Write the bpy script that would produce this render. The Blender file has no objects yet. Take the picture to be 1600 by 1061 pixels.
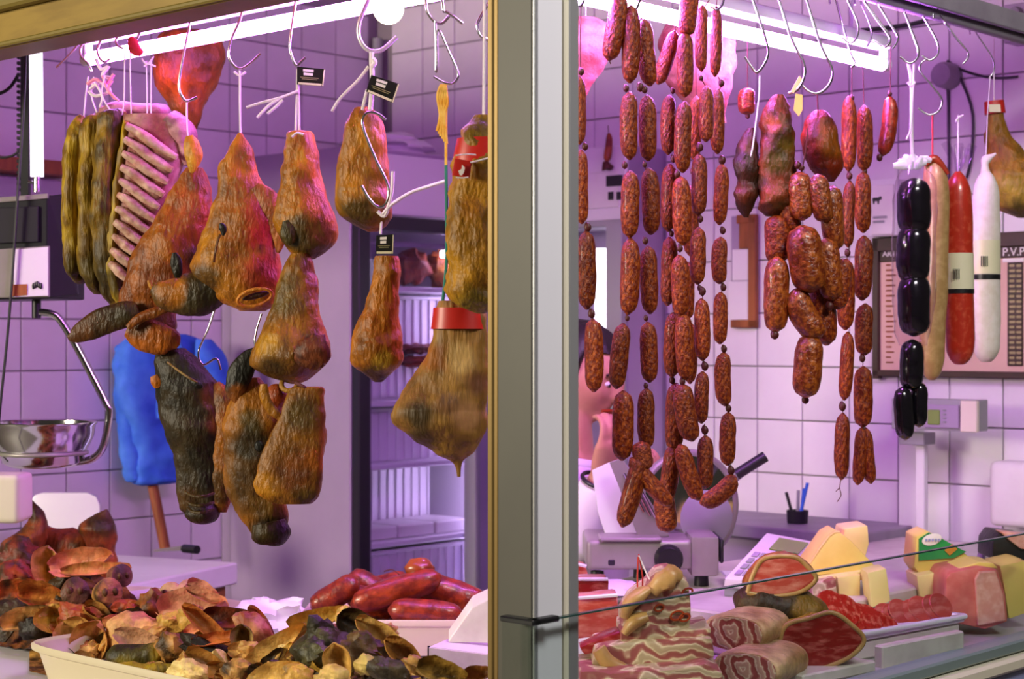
import bpy, bmesh, math, random
from mathutils import Vector, Matrix, Quaternion, Euler, noise as mnoise
random.seed(7)
SC = bpy.context.scene
COL = SC.collection
# ------------------------------------------------------------------ camera
F, CX, CY, CZ = 2711.0, 800.0, 530.5, 1.55
cam_d = bpy.data.cameras.new('camera'); cam = bpy.data.objects.new('camera', cam_d); COL.objects.link(cam)
cam.location = (0, 0, CZ); cam.rotation_euler = (math.pi / 2, 0, 0)
cam_d.sensor_width = 36; cam_d.lens = F * 36 / 1600
cam_d.dof.use_dof = True; cam_d.dof.focus_distance = 2.95; cam_d.dof.aperture_fstop = 7.0
cam_d.clip_start = 0.05
SC.camera = cam
# ------------------------------------------------------------------ world, hall light, exposure
wd = bpy.data.worlds.new('world'); SC.world = wd; wd.use_nodes = True
bg = wd.node_tree.nodes['Background']; bg.inputs[0].default_value = (1.0, 0.86, 0.68, 1); bg.inputs[1].default_value = 0.045
def area(name, loc, target, sx, sy, power, col):
    l = bpy.data.lights.new(name, 'AREA'); l.shape = 'RECTANGLE'; l.size = sx; l.size_y = sy; l.energy = power; l.color = col
    o = bpy.data.objects.new(name, l); COL.objects.link(o); o.location = loc
    o.rotation_euler = (Vector(target) - Vector(loc)).to_track_quat('-Z', 'Y').to_euler()
    return o
area('hall_lamp_neutral', (1.3, 1.0, 3.4), (0.6, 2.9, 1.1), 0.9, 0.5, 66, (1.0, 0.96, 0.94))
area('hall_lamp_warm', (-4.8, 0.65, 2.5), (0.3, 4.0, 1.4), 1.5, 0.9, 300, (1.0, 0.90, 0.70))
SC.view_settings.view_transform = 'Standard'; SC.view_settings.look = 'None'
SC.view_settings.exposure = 0.0; SC.view_settings.gamma = 1.0; SC.view_settings.use_curve_mapping = False
TUBE_COL, TUBE_L, TUBE_R = (0.70, 0.20, 1.06), 58.0, 148.0
# ------------------------------------------------------------------ frames of reference
TH = math.radians(42.5)
A = Vector((math.sin(TH), math.cos(TH), 0)); B = Vector((-math.cos(TH), math.sin(TH), 0))
POST = Vector((0.0287, 2.37, 0))
UP = Vector((0, 0, 1)); YV = Vector((0, 1, 0))
def W(a, b, z): return POST + A * a + B * b + UP * z
def P(px, py, Y): return Vector(((px - CX) / F * Y, Y, CZ - (py - CY) / F * Y))
def ray(px, py): return Vector(((px - CX) / F, 1.0, -(py - CY) / F))
def on_a(px, py, a):
    r = ray(px, py); k = (a + POST.dot(A)) / r.dot(A); return Vector((0, 0, CZ)) + r * k
def on_b(px, py, b):
    r = ray(px, py); k = (b + POST.dot(B)) / r.dot(B); return Vector((0, 0, CZ)) + r * k
def on_z(px, py, z):
    r = ray(px, py); k = (z - CZ) / r.z; return Vector((0, 0, CZ)) + r * k
def ab(p): d = p - POST; return d.dot(A), d.dot(B)
def RY(px, b=0.2): return on_b(px, CY + 1, b).y
def LY(px, a=0.14): return on_a(px, CY + 1, a).y
def pix(v): return CX + F * v.x / v.y, CY - F * (v.z - CZ) / v.y
def lin(c):
    if isinstance(c, str):
        c = tuple(int(c[i:i + 2], 16) for i in (0, 2, 4))
    return tuple(((x / 255) / 12.92 if x / 255 <= 0.04045 else ((x / 255 + 0.055) / 1.055) ** 2.4) for x in c)
# ------------------------------------------------------------------ materials
def new_mat(name):
    m = bpy.data.materials.new(name); m.use_nodes = True
    nt = m.node_tree; return m, nt, nt.nodes['Principled BSDF']
def nd(nt, t, **k):
    n = nt.nodes.new(t)
    for a, v in k.items():
        if a.startswith('i_'):
            key = a[2:].replace('_', ' '); n.inputs[key].default_value = v
        else: setattr(n, a, v)
    return n
def mat(name, col, rough=0.5, metal=0.0, col2=None, ns=8.0, stretch=(1, 1, 1), bump=0.0, bs=60.0, trans=0.0, emit=None, es=0.0, alpha=1.0, spec=0.5, coat=0.0, lo=0.4, hi=0.65, rand=0.0):
    m, nt, p = new_mat(name); L = nt.links
    p.inputs['Roughness'].default_value = rough; p.inputs['Metallic'].default_value = metal
    p.inputs['Specular IOR Level'].default_value = spec; p.inputs['Coat Weight'].default_value = coat
    p.inputs['Transmission Weight'].default_value = trans; p.inputs['Alpha'].default_value = alpha
    c = lin(col) + (1,)
    p.inputs['Base Color'].default_value = c
    if emit: p.inputs['Emission Color'].default_value = tuple(emit) + (1,); p.inputs['Emission Strength'].default_value = es
    if col2 or bump:
        tc = nd(nt, 'ShaderNodeTexCoord'); mp = nd(nt, 'ShaderNodeMapping'); mp.inputs['Scale'].default_value = stretch
        L.new(tc.outputs['Object'], mp.inputs['Vector'])
    if col2:
        n = nd(nt, 'ShaderNodeTexNoise', i_Scale=ns, i_Detail=5.0, i_Roughness=0.6); L.new(mp.outputs[0], n.inputs['Vector'])
        r = nd(nt, 'ShaderNodeValToRGB'); r.color_ramp.elements[0].color = c; r.color_ramp.elements[1].color = lin(col2) + (1,)
        r.color_ramp.elements[0].position = lo; r.color_ramp.elements[1].position = hi
        L.new(n.outputs['Fac'], r.inputs['Fac']); out = r.outputs['Color']
        if rand:
            oi = nd(nt, 'ShaderNodeObjectInfo'); hs = nd(nt, 'ShaderNodeHueSaturation')
            mr = nd(nt, 'ShaderNodeMapRange'); mr.inputs['To Min'].default_value = 1 - rand; mr.inputs['To Max'].default_value = 1 + rand
            L.new(oi.outputs['Random'], mr.inputs['Value']); L.new(mr.outputs[0], hs.inputs['Value']); L.new(out, hs.inputs['Color']); out = hs.outputs['Color']
        L.new(out, p.inputs['Base Color'])
    if bump:
        n2 = nd(nt, 'ShaderNodeTexNoise', i_Scale=bs, i_Detail=4.0); L.new(mp.outputs[0], n2.inputs['Vector'])
        b = nd(nt, 'ShaderNodeBump', i_Strength=bump, i_Distance=0.004); L.new(n2.outputs['Fac'], b.inputs['Height']); L.new(b.outputs[0], p.inputs['Normal'])
    return m
def meat_mat(name, rough=0.5, bump=0.6, bs=70, sc=45, stretch=(1, 1, 1), coat=0.1, dark=0.55, tint=(1.0, 1.12, .22)):
    m, nt, p = new_mat(name); L = nt.links
    at = nd(nt, 'ShaderNodeAttribute', attribute_name='Col')
    tc = nd(nt, 'ShaderNodeTexCoord'); mp = nd(nt, 'ShaderNodeMapping'); mp.inputs['Scale'].default_value = stretch
    L.new(tc.outputs['Object'], mp.inputs['Vector'])
    n = nd(nt, 'ShaderNodeTexNoise', i_Scale=float(sc), i_Detail=6.0, i_Roughness=0.65); L.new(mp.outputs[0], n.inputs['Vector'])
    r = nd(nt, 'ShaderNodeValToRGB'); e = r.color_ramp.elements
    e[0].position = 0.32; e[0].color = (dark * tint[0], dark * 0.92 * tint[1], dark * 0.85 * tint[2], 1); e[1].position = 0.62; e[1].color = (1.12 * tint[0], 1.08 * tint[1], 1.05 * tint[2], 1)
    L.new(n.outputs['Fac'], r.inputs['Fac'])
    mx = nd(nt, 'ShaderNodeMix', data_type='RGBA', blend_type='MULTIPLY'); mx.inputs[0].default_value = 1.0
    L.new(at.outputs['Color'], mx.inputs[6]); L.new(r.outputs['Color'], mx.inputs[7]); L.new(mx.outputs[2], p.inputs['Base Color'])
    n2 = nd(nt, 'ShaderNodeTexNoise', i_Scale=float(bs), i_Detail=5.0); L.new(mp.outputs[0], n2.inputs['Vector'])
    b = nd(nt, 'ShaderNodeBump', i_Strength=bump, i_Distance=0.010); L.new(n2.outputs['Fac'], b.inputs['Height']); L.new(b.outputs[0], p.inputs['Normal'])
    p.inputs['Roughness'].default_value = rough; p.inputs['Coat Weight'].default_value = coat * .3; p.inputs['Coat Roughness'].default_value = 0.35; p.inputs['Specular IOR Level'].default_value = 0.32
    return m
def wave_mat(name, cols, wt='BANDS', direction='Z', scale=30.0, dist=4.0, ds=2.0, rough=0.45):
    m, nt, p = new_mat(name); L = nt.links
    tc = nd(nt, 'ShaderNodeTexCoord')
    w = nd(nt, 'ShaderNodeTexWave', wave_type=wt); w.inputs['Scale'].default_value = scale; w.inputs['Distortion'].default_value = dist
    w.inputs['Detail'].default_value = 3.0; w.inputs['Detail Scale'].default_value = ds
    if wt == 'BANDS': w.bands_direction = direction
    else: w.rings_direction = direction
    L.new(tc.outputs['Object'], w.inputs['Vector'])
    r = nd(nt, 'ShaderNodeValToRGB')
    while len(r.color_ramp.elements) < len(cols): r.color_ramp.elements.new(0.5)
    for i, (pos, c) in enumerate(cols):
        r.color_ramp.elements[i].position = pos; r.color_ramp.elements[i].color = lin(c) + (1,)
    L.new(w.outputs['Fac'], r.inputs['Fac']); L.new(r.outputs['Color'], p.inputs['Base Color'])
    b = nd(nt, 'ShaderNodeBump', i_Strength=0.3, i_Distance=0.004); L.new(w.outputs['Fac'], b.inputs['Height']); L.new(b.outputs[0], p.inputs['Normal'])
    p.inputs['Roughness'].default_value = rough
    return m
def emit_mat(name, col, s):
    m = bpy.data.materials.new(name); m.use_nodes = True; nt = m.node_tree; nt.nodes.clear()
    e = nd(nt, 'ShaderNodeEmission'); e.inputs[0].default_value = tuple(col) + (1,); e.inputs[1].default_value = s
    o = nd(nt, 'ShaderNodeOutputMaterial'); nt.links.new(e.outputs[0], o.inputs[0]); return m
def glass_mat(name, tint, rough=0.02):
    m = bpy.data.materials.new(name); m.use_nodes = True; nt = m.node_tree; nt.nodes.clear(); L = nt.links
    t = nd(nt, 'ShaderNodeBsdfTransparent'); t.inputs[0].default_value = tuple(tint) + (1,)
    g = nd(nt, 'ShaderNodeBsdfGlossy'); g.inputs['Roughness'].default_value = rough
    f = nd(nt, 'ShaderNodeLayerWeight'); pw = nd(nt, 'ShaderNodeMath', operation='POWER'); pw.inputs[1].default_value = 4.0; L.new(f.outputs['Facing'], pw.inputs[0])
    ma = nd(nt, 'ShaderNodeMath', operation='MULTIPLY_ADD'); ma.inputs[1].default_value = 0.6; ma.inputs[2].default_value = 0.03; L.new(pw.outputs[0], ma.inputs[0])
    mx = nd(nt, 'ShaderNodeMixShader'); L.new(ma.outputs[0], mx.inputs[0]); L.new(t.outputs[0], mx.inputs[1]); L.new(g.outputs[0], mx.inputs[2])
    o = nd(nt, 'ShaderNodeOutputMaterial'); L.new(mx.outputs[0], o.inputs[0]); return m
M = {}
M['tile'] = mat('wall_tile_glaze', 'e8e0e8', 0.22, col2='e0d8e0', ns=3, rand=0.05)
M['grout'] = mat('grout', 'a0969c', 0.9)
M['ceil'] = mat('ceiling_paint', 'cfc6c8', 0.8)
M['floor'] = mat('floor_stone', '6d6560', 0.6, col2='857b74', ns=12)
M['post_l'] = mat('post_enamel', '8a8a86', 0.42, metal=0.25, col2='82827e', ns=4)
M['post_d'] = mat('shaded_post_panel', '4b4940', 0.5, col2='46443c', ns=4)  # post paint darkened: the shade on this face is put into the colour
M['post_r'] = mat('lit_post_panel', 'e2e0e6', 0.4)  # same post paint lightened: the light on this face is in the colour
M['alu'] = mat('aluminium', 'b9b9bb', 0.35, metal=0.6)
M['alu_gold'] = mat('brass_trim', '80683a', 0.4, metal=0.5)
M['cream'] = mat('cream_enamel', 'e4dcc4', 0.4)
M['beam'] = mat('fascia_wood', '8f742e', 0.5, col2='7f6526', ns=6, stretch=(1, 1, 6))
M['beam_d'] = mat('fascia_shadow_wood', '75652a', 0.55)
M['steel'] = mat('hook_steel', 'd6d6da', 0.22, metal=1.0)
M['steel_w'] = mat('galvanised_hook', 'e0e0e4', 0.35, metal=0.55)
M['chrome'] = mat('chrome', 'c8c8cc', 0.12, metal=1.0)
M['brush'] = mat('brushed_steel', '959088', 0.38, metal=0.25, col2='8a867e', ns=8)
M['dark_metal'] = mat('dark_metal', '2b2a2e', 0.45, metal=0.4)
M['black'] = mat('black_plastic', '121315', 0.4, col2='1a1c1d', ns=14)
M['white'] = mat('white_plastic', 'e6e2e0', 0.4, col2='ddd8d6', ns=5)
M['white_e'] = mat('white_enamel', 'e2dfe2', 0.3)
M['lilac'] = mat('fridge_enamel', 'a996b2', 0.35, col2='a18fab', ns=3)
M['dframe'] = mat('door_frame', '1d1a22', 0.4)
M['grey'] = mat('grey_plastic', '9a9a9c', 0.45)
M['grey_d'] = mat('grey_rail', '96909a', 0.5, col2='88828c', ns=10)
M['string'] = mat('cotton_string', 'f0e6ea', 0.85, bump=0.4, bs=400)
M['string_y'] = mat('yellow_twine', 'e0a22a', 0.8, col2='f0c860', ns=60)
M['string_p'] = mat('pink_twine', 'ee9cb4', 0.8)
M['string_r'] = mat('red_twine', 'c23a34', 0.8)
M['string_g'] = mat('green_twine', '2f7f6c', 0.8)
M['string_d'] = mat('dark_thread', '5a2a24', 0.8)
M['red'] = mat('red_band', 'c8281c', 0.4, col2='b82016', ns=8)
M['redtape'] = mat('red_tape', 'd83a40', 0.5)
M['print_w'] = mat('white_print', 'f2eee6', 0.6)
M['print_y'] = mat('yellow_print', 'a8a070', 0.6)
M['card'] = mat('black_card', '15140f', 0.45)
M['wood'] = mat('stained_wood', '9a5426', 0.5, col2='7c3e1a', ns=9, stretch=(4, 4, 0.6))
M['wood_d'] = mat('dark_wood', '3c2018', 0.45, col2='2d1712', ns=9)
M['paper'] = mat('pink_paper', 'dcbca4', 0.7, col2='d4b09c', ns=6)
M['paper_w'] = mat('white_paper', 'e6e0e4', 0.7)
M['blue'] = mat('blue_cotton', '2f66d8', 0.8, col2='4a80ea', ns=9, bump=0.3, bs=40)
M['blue_d'] = mat('blue_panel', '9aa2cc', 0.4)
M['lcd'] = mat('green_lcd', '7d9a4a', 0.25)
M['glass'] = glass_mat('counter_glass', (0.93, 0.96, 0.95))
M['dglass'] = glass_mat('door_glass', (0.90, 0.88, 0.95))
M['film'] = glass_mat('plastic_film', (0.93, 0.90, 0.95), 0.15)
M['glass_edge'] = mat('glass_edge', '2e4a44', 0.2)
M['teal'] = mat('counter_trim_teal', '8a9c9a', 0.4, metal=0.3)
M['marble'] = mat('white_marble', 'd8d0c4', 0.35, col2='c6bcb0', ns=14)
M['deck'] = mat('counter_deck', 'b9b4b4', 0.35, metal=0.2)
M['tray'] = mat('white_tray', 'cfc2a4', 0.4)
M['bag'] = mat('white_bag', 'e8e2ea', 0.5, bump=0.5, bs=40)
M['skin'] = mat('skin', 'c48e74', 0.55, col2='ba8068', ns=12)
M['hair'] = mat('dark_hair', '1c1312', 0.5, bump=0.5, bs=90, stretch=(1, 1, .2))
M['coat'] = mat('white_coat', 'e6dfe6', 0.8, bump=0.3, bs=25)
M['cheese'] = mat('cheese_paste', 'f0dc74', 0.45, col2='e8d066', ns=10)
M['cheese_p'] = mat('pale_cheese', 'f4e694', 0.45, col2='eede86', ns=10)
M['rind'] = mat('cheese_rind', 'd9b860', 0.5, col2='e6cc82', ns=20)
M['green'] = mat('green_label', '1f8a4c', 0.35, col2='2f9e50', ns=8)
M['orange'] = mat('orange_print', 'd08a30', 0.45)
M['mortadella'] = mat('mortadella', 'd0685c', 0.4, col2='dc7e70', ns=40)
M['mort_cut'] = mat('mortadella_cut', 'dc9884', 0.4, col2='ecb8a4', ns=60)
M['black_rind'] = mat('black_rind', '1c1a1a', 0.4, bump=0.4)
M['salami_w'] = mat('white_mould_casing', 'ece4da', 0.7, col2='e0d6c6', ns=40, bump=0.3, bs=90)
M['salami_r'] = mat('red_salami', 'b8301c', 0.3, col2='d0563a', ns=70, coat=0.3, lo=.5, hi=.7)
M['salami_c'] = mat('cream_salami', 'a88450', 0.4, col2='c09e68', ns=50, coat=0.3)
M['morcilla'] = mat('blood_sausage', '0d0b10', 0.18, col2='17131a', ns=30, coat=0.6)
M['label_w'] = mat('cream_label', 'e6e2bc', 0.5)
M['sausage'] = mat('chorizo_casing', '621806', 0.36, spec=0.35, col2='bc5e18', ns=7, stretch=(1, 1, 2.2), bump=0.9, bs=9, coat=0.08, lo=.44, hi=.76, rand=0.25)
M['sausage_o'] = mat('orange_chorizo_casing', '6a2408', 0.32, col2='c06a20', ns=6, stretch=(1, 1, 2), bump=0.8, bs=8, coat=0.25, rand=0.2, lo=.42, hi=.75)
M['sausage_r'] = mat('red_blood_sausage_casing', '681a08', 0.36, col2='9c3a14', ns=3, stretch=(1, 1, 3), bump=0.5, bs=5, coat=0.2, rand=0.2)
M['knot'] = mat('chorizo_knot', '4a1410', 0.5)
M['meat'] = meat_mat('cured_skin', 0.42, 0.55, 80, 38, stretch=(1.5, 1.5, .7), coat=0.15, dark=.5)
M['meat_s'] = meat_mat('smoked_skin', 0.48, 0.5, 75, 34, stretch=(1.5, 1.5, .7), coat=0.1, dark=0.5)
M['meat_v'] = meat_mat('streaked_fat', 0.5, 0.8, 26, 18, stretch=(3, 3, 0.45), coat=0.05, dark=0.45)
M['scrap'] = meat_mat('dried_offal', 0.5, 0.7, 50, 30, coat=0.1, dark=0.55, tint=(1.45, 1.35, .95))
M['pink'] = meat_mat('pale_cured_flesh', 0.5, 0.6, 50, 34, coat=0.1, dark=0.6, tint=(.85, .85, .85))
M['pink_v'] = meat_mat('streaked_flesh', 0.5, 0.6, 34, 20, stretch=(3, 3, .4), coat=0.1, dark=0.6, tint=(.95, .9, .7))
M['pancetta'] = wave_mat('pancetta_roll_cut', [(0.2, '904038'), (0.42, 'b88a74'), (0.58, 'd8c8a8'), (0.85, 'b48a74')], 'RINGS', 'SPHERICAL', 15, 6, 2.2)
M['belly'] = wave_mat('belly_layers', [(0.10, '96504a'), (0.36, 'b48a70'), (0.55, 'd8c6a2'), (0.9, 'b09a78')], 'BANDS', 'Z', 11, 11, 1.3)
M['hamcut'] = mat('ham_cut', '8a1a14', 0.3, col2='c2685c', ns=28, stretch=(1, 1, 3), lo=.5, hi=.72, coat=.3)
M['hamcut_l'] = mat('light_ham_cut', 'b8483a', 0.3, col2='d88a78', ns=24, stretch=(1, 1, 3), lo=.45, hi=.7, coat=.3)
M['chorizo_cut'] = mat('chorizo_cut', 'b01f10', 0.3, col2='de7a5c', ns=60, lo=.48, hi=.62, coat=.3)
M['fat'] = mat('ham_fat', 'bc9458', 0.4, col2='a07840', ns=25)
M['tube'] = emit_mat('fluorescent_glow', TUBE_COL, TUBE_L); M['tube_r'] = emit_mat('fluorescent_glow_bright', TUBE_COL, TUBE_R)
M['bulb'] = emit_mat('bulb_glow', (1.0, 0.82, 0.50), 15.0)
M['lamp_soft'] = emit_mat('lamp_tube_glow', (0.92, 0.75, 1.0), 2.2)
M['lamp_f'] = emit_mat('fridge_tube_glow', (1.0, 0.92, 1.0), 4.0)
M['lamp_i'] = emit_mat('fridge_inner_glow', (0.75, 0.58, 1.0), 24.0)
M['pxl_w'] = emit_mat('lit_button', (0.9, 0.85, 1.0), 3.0)
# ------------------------------------------------------------------ geometry helpers (world coordinates)
def join(*gs):
    V, Fc = [], []
    for g in gs:
        o = len(V); V += [Vector(v) for v in g[0]]; Fc += [tuple(i + o for i in f) for f in g[1]]
    return V, Fc
def crom(pts, m):
    out = []; n = len(pts)
    for i in range(n - 1):
        p0 = pts[max(i - 1, 0)]; p1 = pts[i]; p2 = pts[i + 1]; p3 = pts[min(i + 2, n - 1)]
        for k in range(m):
            t = k / m
            out.append(tuple(0.5 * ((2 * b) + (c - a) * t + (2 * a - 5 * b + 4 * c - d) * t * t + (3 * b - a - 3 * c + d) * t ** 3) for a, b, c, d in zip(p0, p1, p2, p3)))
    out.append(tuple(pts[-1])); return out
def spow(x, e): return math.copysign(abs(x) ** (2 / e), x)
def rings(centers, rads, deps, n, e=2.0, dax=None, fixT=None):
    """tube through centres with elliptical sections: rads across, deps along dax"""
    V = []; Fc = []; m = len(centers)
    for i in range(m):
        T = (centers[min(i + 1, m - 1)] - centers[max(i - 1, 0)])
        if T.length < 1e-9: T = Vector((0, 0, -1))
        T.normalize(); d = dax or YV
        if fixT is not None: T = fixT
        N = T.cross(d)
        if N.length < 0.05: N = T.cross(Vector((1, 0, 0.2)))
        N.normalize(); D = N.cross(T); D.normalize()
        for k in range(n):
            a = 2 * math.pi * k / n
            V.append(centers[i] + N * (rads[i] * spow(math.cos(a), e)) + D * (deps[i] * spow(math.sin(a), e)))
    for i in range(m - 1):
        for k in range(n):
            k2 = (k + 1) % n
            Fc.append((i * n + k, i * n + k2, (i + 1) * n + k2, (i + 1) * n + k))
    V.append(centers[0].copy()); V.append(centers[-1].copy()); c0 = len(V) - 2; c1 = c0 + 1
    for k in range(n):
        k2 = (k + 1) % n
        Fc.append((c0, k2, k)); Fc.append((c1, (m - 1) * n + k, (m - 1) * n + k2))
    return V, Fc
def tube(pts, r, n=8, m=4, r2=None):
    pts = [Vector(p) for p in pts]
    if m > 1 and len(pts) > 2: c = [Vector(p) for p in crom([tuple(p) for p in pts], m)]
    else: c = pts
    L = len(c)
    rr = [r if r2 is None else r + (r2 - r) * i / (L - 1) for i in range(L)]
    d = Vector((0.31, 0.9, 0.17)).normalized()
    return rings(c, rr, rr, n, 2, d)
def ptube(pp, Y, r, n=8, m=4): return tube([P(x, y, Y) for x, y in pp], r, n, m)
def loft(st, Y, n=26, m=5, e=2.0, dr=0.8, amp=0.0, ns=14, seed=0.0, dax=None):
    """solid through stations (px, py, halfwidth px[, halfdepth px[, dY]])"""
    S = []
    for s in st:
        hd = s[3] if len(s) > 3 and s[3] is not None else s[2] * dr
        dy = s[4] if len(s) > 4 else 0
        S.append((s[0], s[1], s[2], hd, dy))
    S = crom(S, m)
    C = [P(s[0], s[1], Y + s[4]) for s in S]
    R = [max(s[2], .3) * Y / F for s in S]; D = [max(s[3], .3) * Y / F for s in S]
    ys = [s[1] for s in st]; xs = [s[0] for s in st]; mono = all(b > a for a, b in zip(ys, ys[1:])) and (max(ys) - min(ys)) > 1.2 * (max(xs) - min(xs))
    V, Fc = rings(C, R, D, n, e, dax, Vector((0, 0, -1)) if mono and n >= 20 else None)
    if amp:
        k = len(C)
        for i, v in enumerate(V[:-2]):
            c = C[i // n]; d = v - c
            if d.length < 1e-7: continue
            q = v * ns + Vector((seed, seed * 1.7, -seed))
            a = (mnoise.fractal(q, 0.9, 2.1, 4) - .9 * abs(mnoise.noise(q * 1.3 + Vector((7, 3, seed)))) + .25) * amp
            V[i] = v + d.normalized() * a * min(1.0, d.length / (abs(amp) * 3 + 1e-6))
    return V, Fc
def blob(c, rx, ry, rz, n=14, m=9, rot=None, amp=0, ns=20, seed=0):
    V = []; Fc = []
    q = rot or Matrix.Identity(3)
    for i in range(1, m):
        t = math.pi * i / m
        for k in range(n):
            a = 2 * math.pi * k / n
            V.append(Vector((math.sin(t) * math.cos(a), math.sin(t) * math.sin(a), math.cos(t))))
    V.append(Vector((0, 0, 1))); V.append(Vector((0, 0, -1)))
    for i in range(m - 2):
        for k in range(n):
            k2 = (k + 1) % n; Fc.append((i * n + k, (i + 1) * n + k, (i + 1) * n + k2, i * n + k2))
    t, b = len(V) - 2, len(V) - 1
    for k in range(n):
        k2 = (k + 1) % n; Fc.append((t, k, k2)); Fc.append((b, (m - 2) * n + k2, (m - 2) * n + k))
    out = []
    for v in V:
        s = 1.0
        if amp: s += amp * mnoise.fractal(v * ns + Vector((seed, -seed, seed * .5)), 1.0, 2.0, 3)
        out.append(Vector(c) + q @ Vector((v.x * rx * s, v.y * ry * s, v.z * rz * s)))
    return out, Fc
def box(c, sx, sy, sz, X=None, Y=None, Z=None, bev=0.0, seg=1):
    """bevelled box centred on c with half-free axes X, Y, Z"""
    bm = bmesh.new(); bmesh.ops.create_cube(bm, size=1.0)
    for v in bm.verts: v.co = Vector((v.co.x * sx, v.co.y * sy, v.co.z * sz))
    if bev: bmesh.ops.bevel(bm, geom=list(bm.edges), offset=bev, segments=seg, affect='EDGES', profile=0.6)
    X = X or Vector((1, 0, 0)); Y = Y or YV; Z = Z or UP; c = Vector(c)
    bm.verts.index_update()
    V = [c + X * v.co.x + Y * v.co.y + Z * v.co.z for v in bm.verts]; Fc = [tuple(v.index for v in f.verts) for f in bm.faces]
    bm.free(); return V, Fc
def sbox(a0, a1, b0, b1, z0, z1, bev=0.0, seg=1):
    return box(W((a0 + a1) / 2, (b0 + b1) / 2, (z0 + z1) / 2), abs(a1 - a0), abs(b1 - b0), abs(z1 - z0), A, B, UP, bev, seg)
def prism(poly, d, bev=0.0):
    """extrude polygon of world points by vector d"""
    bm = bmesh.new(); d = Vector(d)
    v0 = [bm.verts.new(Vector(p)) for p in poly]; f = bm.faces.new(v0)
    r = bmesh.ops.extrude_face_region(bm, geom=[f])
    bmesh.ops.translate(bm, vec=d, verts=[g for g in r['geom'] if isinstance(g, bmesh.types.BMVert)])
    bmesh.ops.recalc_face_normals(bm, faces=list(bm.faces))
    if bev: bmesh.ops.bevel(bm, geom=list(bm.edges), offset=bev, segments=2, affect='EDGES', profile=0.6)
    bm.verts.index_update()
    V = [v.co.copy() for v in bm.verts]; Fc = [tuple(v.index for v in f.verts) for f in bm.faces]; bm.free(); return V, Fc
def pprism(pp, Y, dY, bev=0.0): return prism([P(x, y, Y) for x, y in pp], (0, dY, 0), bev)
def lathe(c, prof, n=32, X=None, Yx=None, Z=None):
    """profile [(r, h)] round axis Z at c"""
    X = X or Vector((1, 0, 0)); Yx = Yx or YV; Z = Z or UP; V = []; Fc = []
    for r, h in prof:
        for k in range(n):
            a = 2 * math.pi * k / n; V.append(Vector(c) + X * (r * math.cos(a)) + Yx * (r * math.sin(a)) + Z * h)
    for i in range(len(prof) - 1):
        for k in range(n):
            k2 = (k + 1) % n; Fc.append((i * n + k, i * n + k2, (i + 1) * n + k2, (i + 1) * n + k))
    return V, Fc
def ring(c, R, r, X, Yx, n=24, k=8, ry=None):
    ry = ry or R; V = []; Fc = []; N = X.cross(Yx).normalized()
    for i in range(n):
        a = 2 * math.pi * i / n; d = X * math.cos(a) + Yx * math.sin(a); cc = Vector(c) + X * (R * math.cos(a)) + Yx * (ry * math.sin(a))
        for j in range(k):
            b = 2 * math.pi * j / k; V.append(cc + d * (r * math.cos(b)) + N * (r * math.sin(b)))
    for i in range(n):
        for j in range(k):
            i2 = (i + 1) % n; j2 = (j + 1) % k; Fc.append((i * k + j, i2 * k + j, i2 * k + j2, i * k + j2))
    return V, Fc
def paint(V, base, patches=(), var=None, vs=12.0, seed=0.0):
    """natural colour of a skin: base, blotches at places on it, a second colour spread by noise"""
    b = Vector(lin(base)); out = []
    pl = [(x, y, r, Vector(lin(c)), s) for x, y, r, c, s in patches]
    vc = Vector(lin(var[0])) if var else None
    for v in V:
        c = b.copy(); q = v * vs + Vector((seed, seed, seed))
        nz = mnoise.fractal(q, 0.8, 2.2, 4)
        if vc is not None:
            t = max(0, min(1, 0.5 * var[1] + nz * 1.9)); c = c.lerp(vc, t)
        if pl:
            x, y = pix(v)
            for (px, py, r, pc, s) in pl:
                d = math.hypot(x - px, y - py) / r + nz * 0.35
                if d < 1: t = 1 - d; c = c.lerp(pc, s * min(1, t * 2.2))
        out.append((c.x, c.y, c.z, 1.0))
    return out
# ------------------------------------------------------------------ object helpers
def mesh_of(name, geo, org, material, cols=None, smooth=True):
    me = bpy.data.meshes.new(name)
    me.from_pydata([tuple(Vector(v) - org) for v in geo[0]], [], [tuple(f) for f in geo[1]])
    me.materials.append(M[material] if isinstance(material, str) else material)
    bm = bmesh.new(); bm.from_mesh(me); bmesh.ops.recalc_face_normals(bm, faces=list(bm.faces)); bm.to_mesh(me); bm.free()
    if cols:
        at = me.color_attributes.new('Col', 'FLOAT_COLOR', 'POINT')
        at.data.foreach_set('color', [x for c in cols for x in c])
    if smooth:
        me.polygons.foreach_set('use_smooth', [True] * len(me.polygons))
        try: me.set_sharp_from_angle(angle=math.radians(48))
        except Exception: pass
    me.update(); return me
def tags(o, label=None, cat=None, group=None, kind=None):
    if label: o['label'] = label
    if cat: o['category'] = cat
    if group: o['group'] = group
    if kind: o['kind'] = kind
    return o
class Thing:
    def __init__(s, name, label, cat, loc, group=None, kind=None):
        s.o = bpy.data.objects.new(name, None); s.o.empty_display_size = 0.02; COL.objects.link(s.o)
        s.org = Vector(loc); s.o.location = s.org; tags(s.o, label, cat, group, kind)
    def part(s, name, geo, material, cols=None, parent=None, label=None, smooth=True, kind=None):
        o = bpy.data.objects.new(name, mesh_of(name, geo, s.org, material, cols, smooth)); COL.objects.link(o)
        o.parent = parent or s.o; tags(o, label, None, None, kind); return o
    def inst(s, name, me, mtx, parent=None, label=None):
        o = bpy.data.objects.new(name, me); COL.objects.link(o); o.parent = parent or s.o
        o.matrix_local = Matrix.Translation(-s.org) @ mtx; tags(o, label); return o
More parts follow.
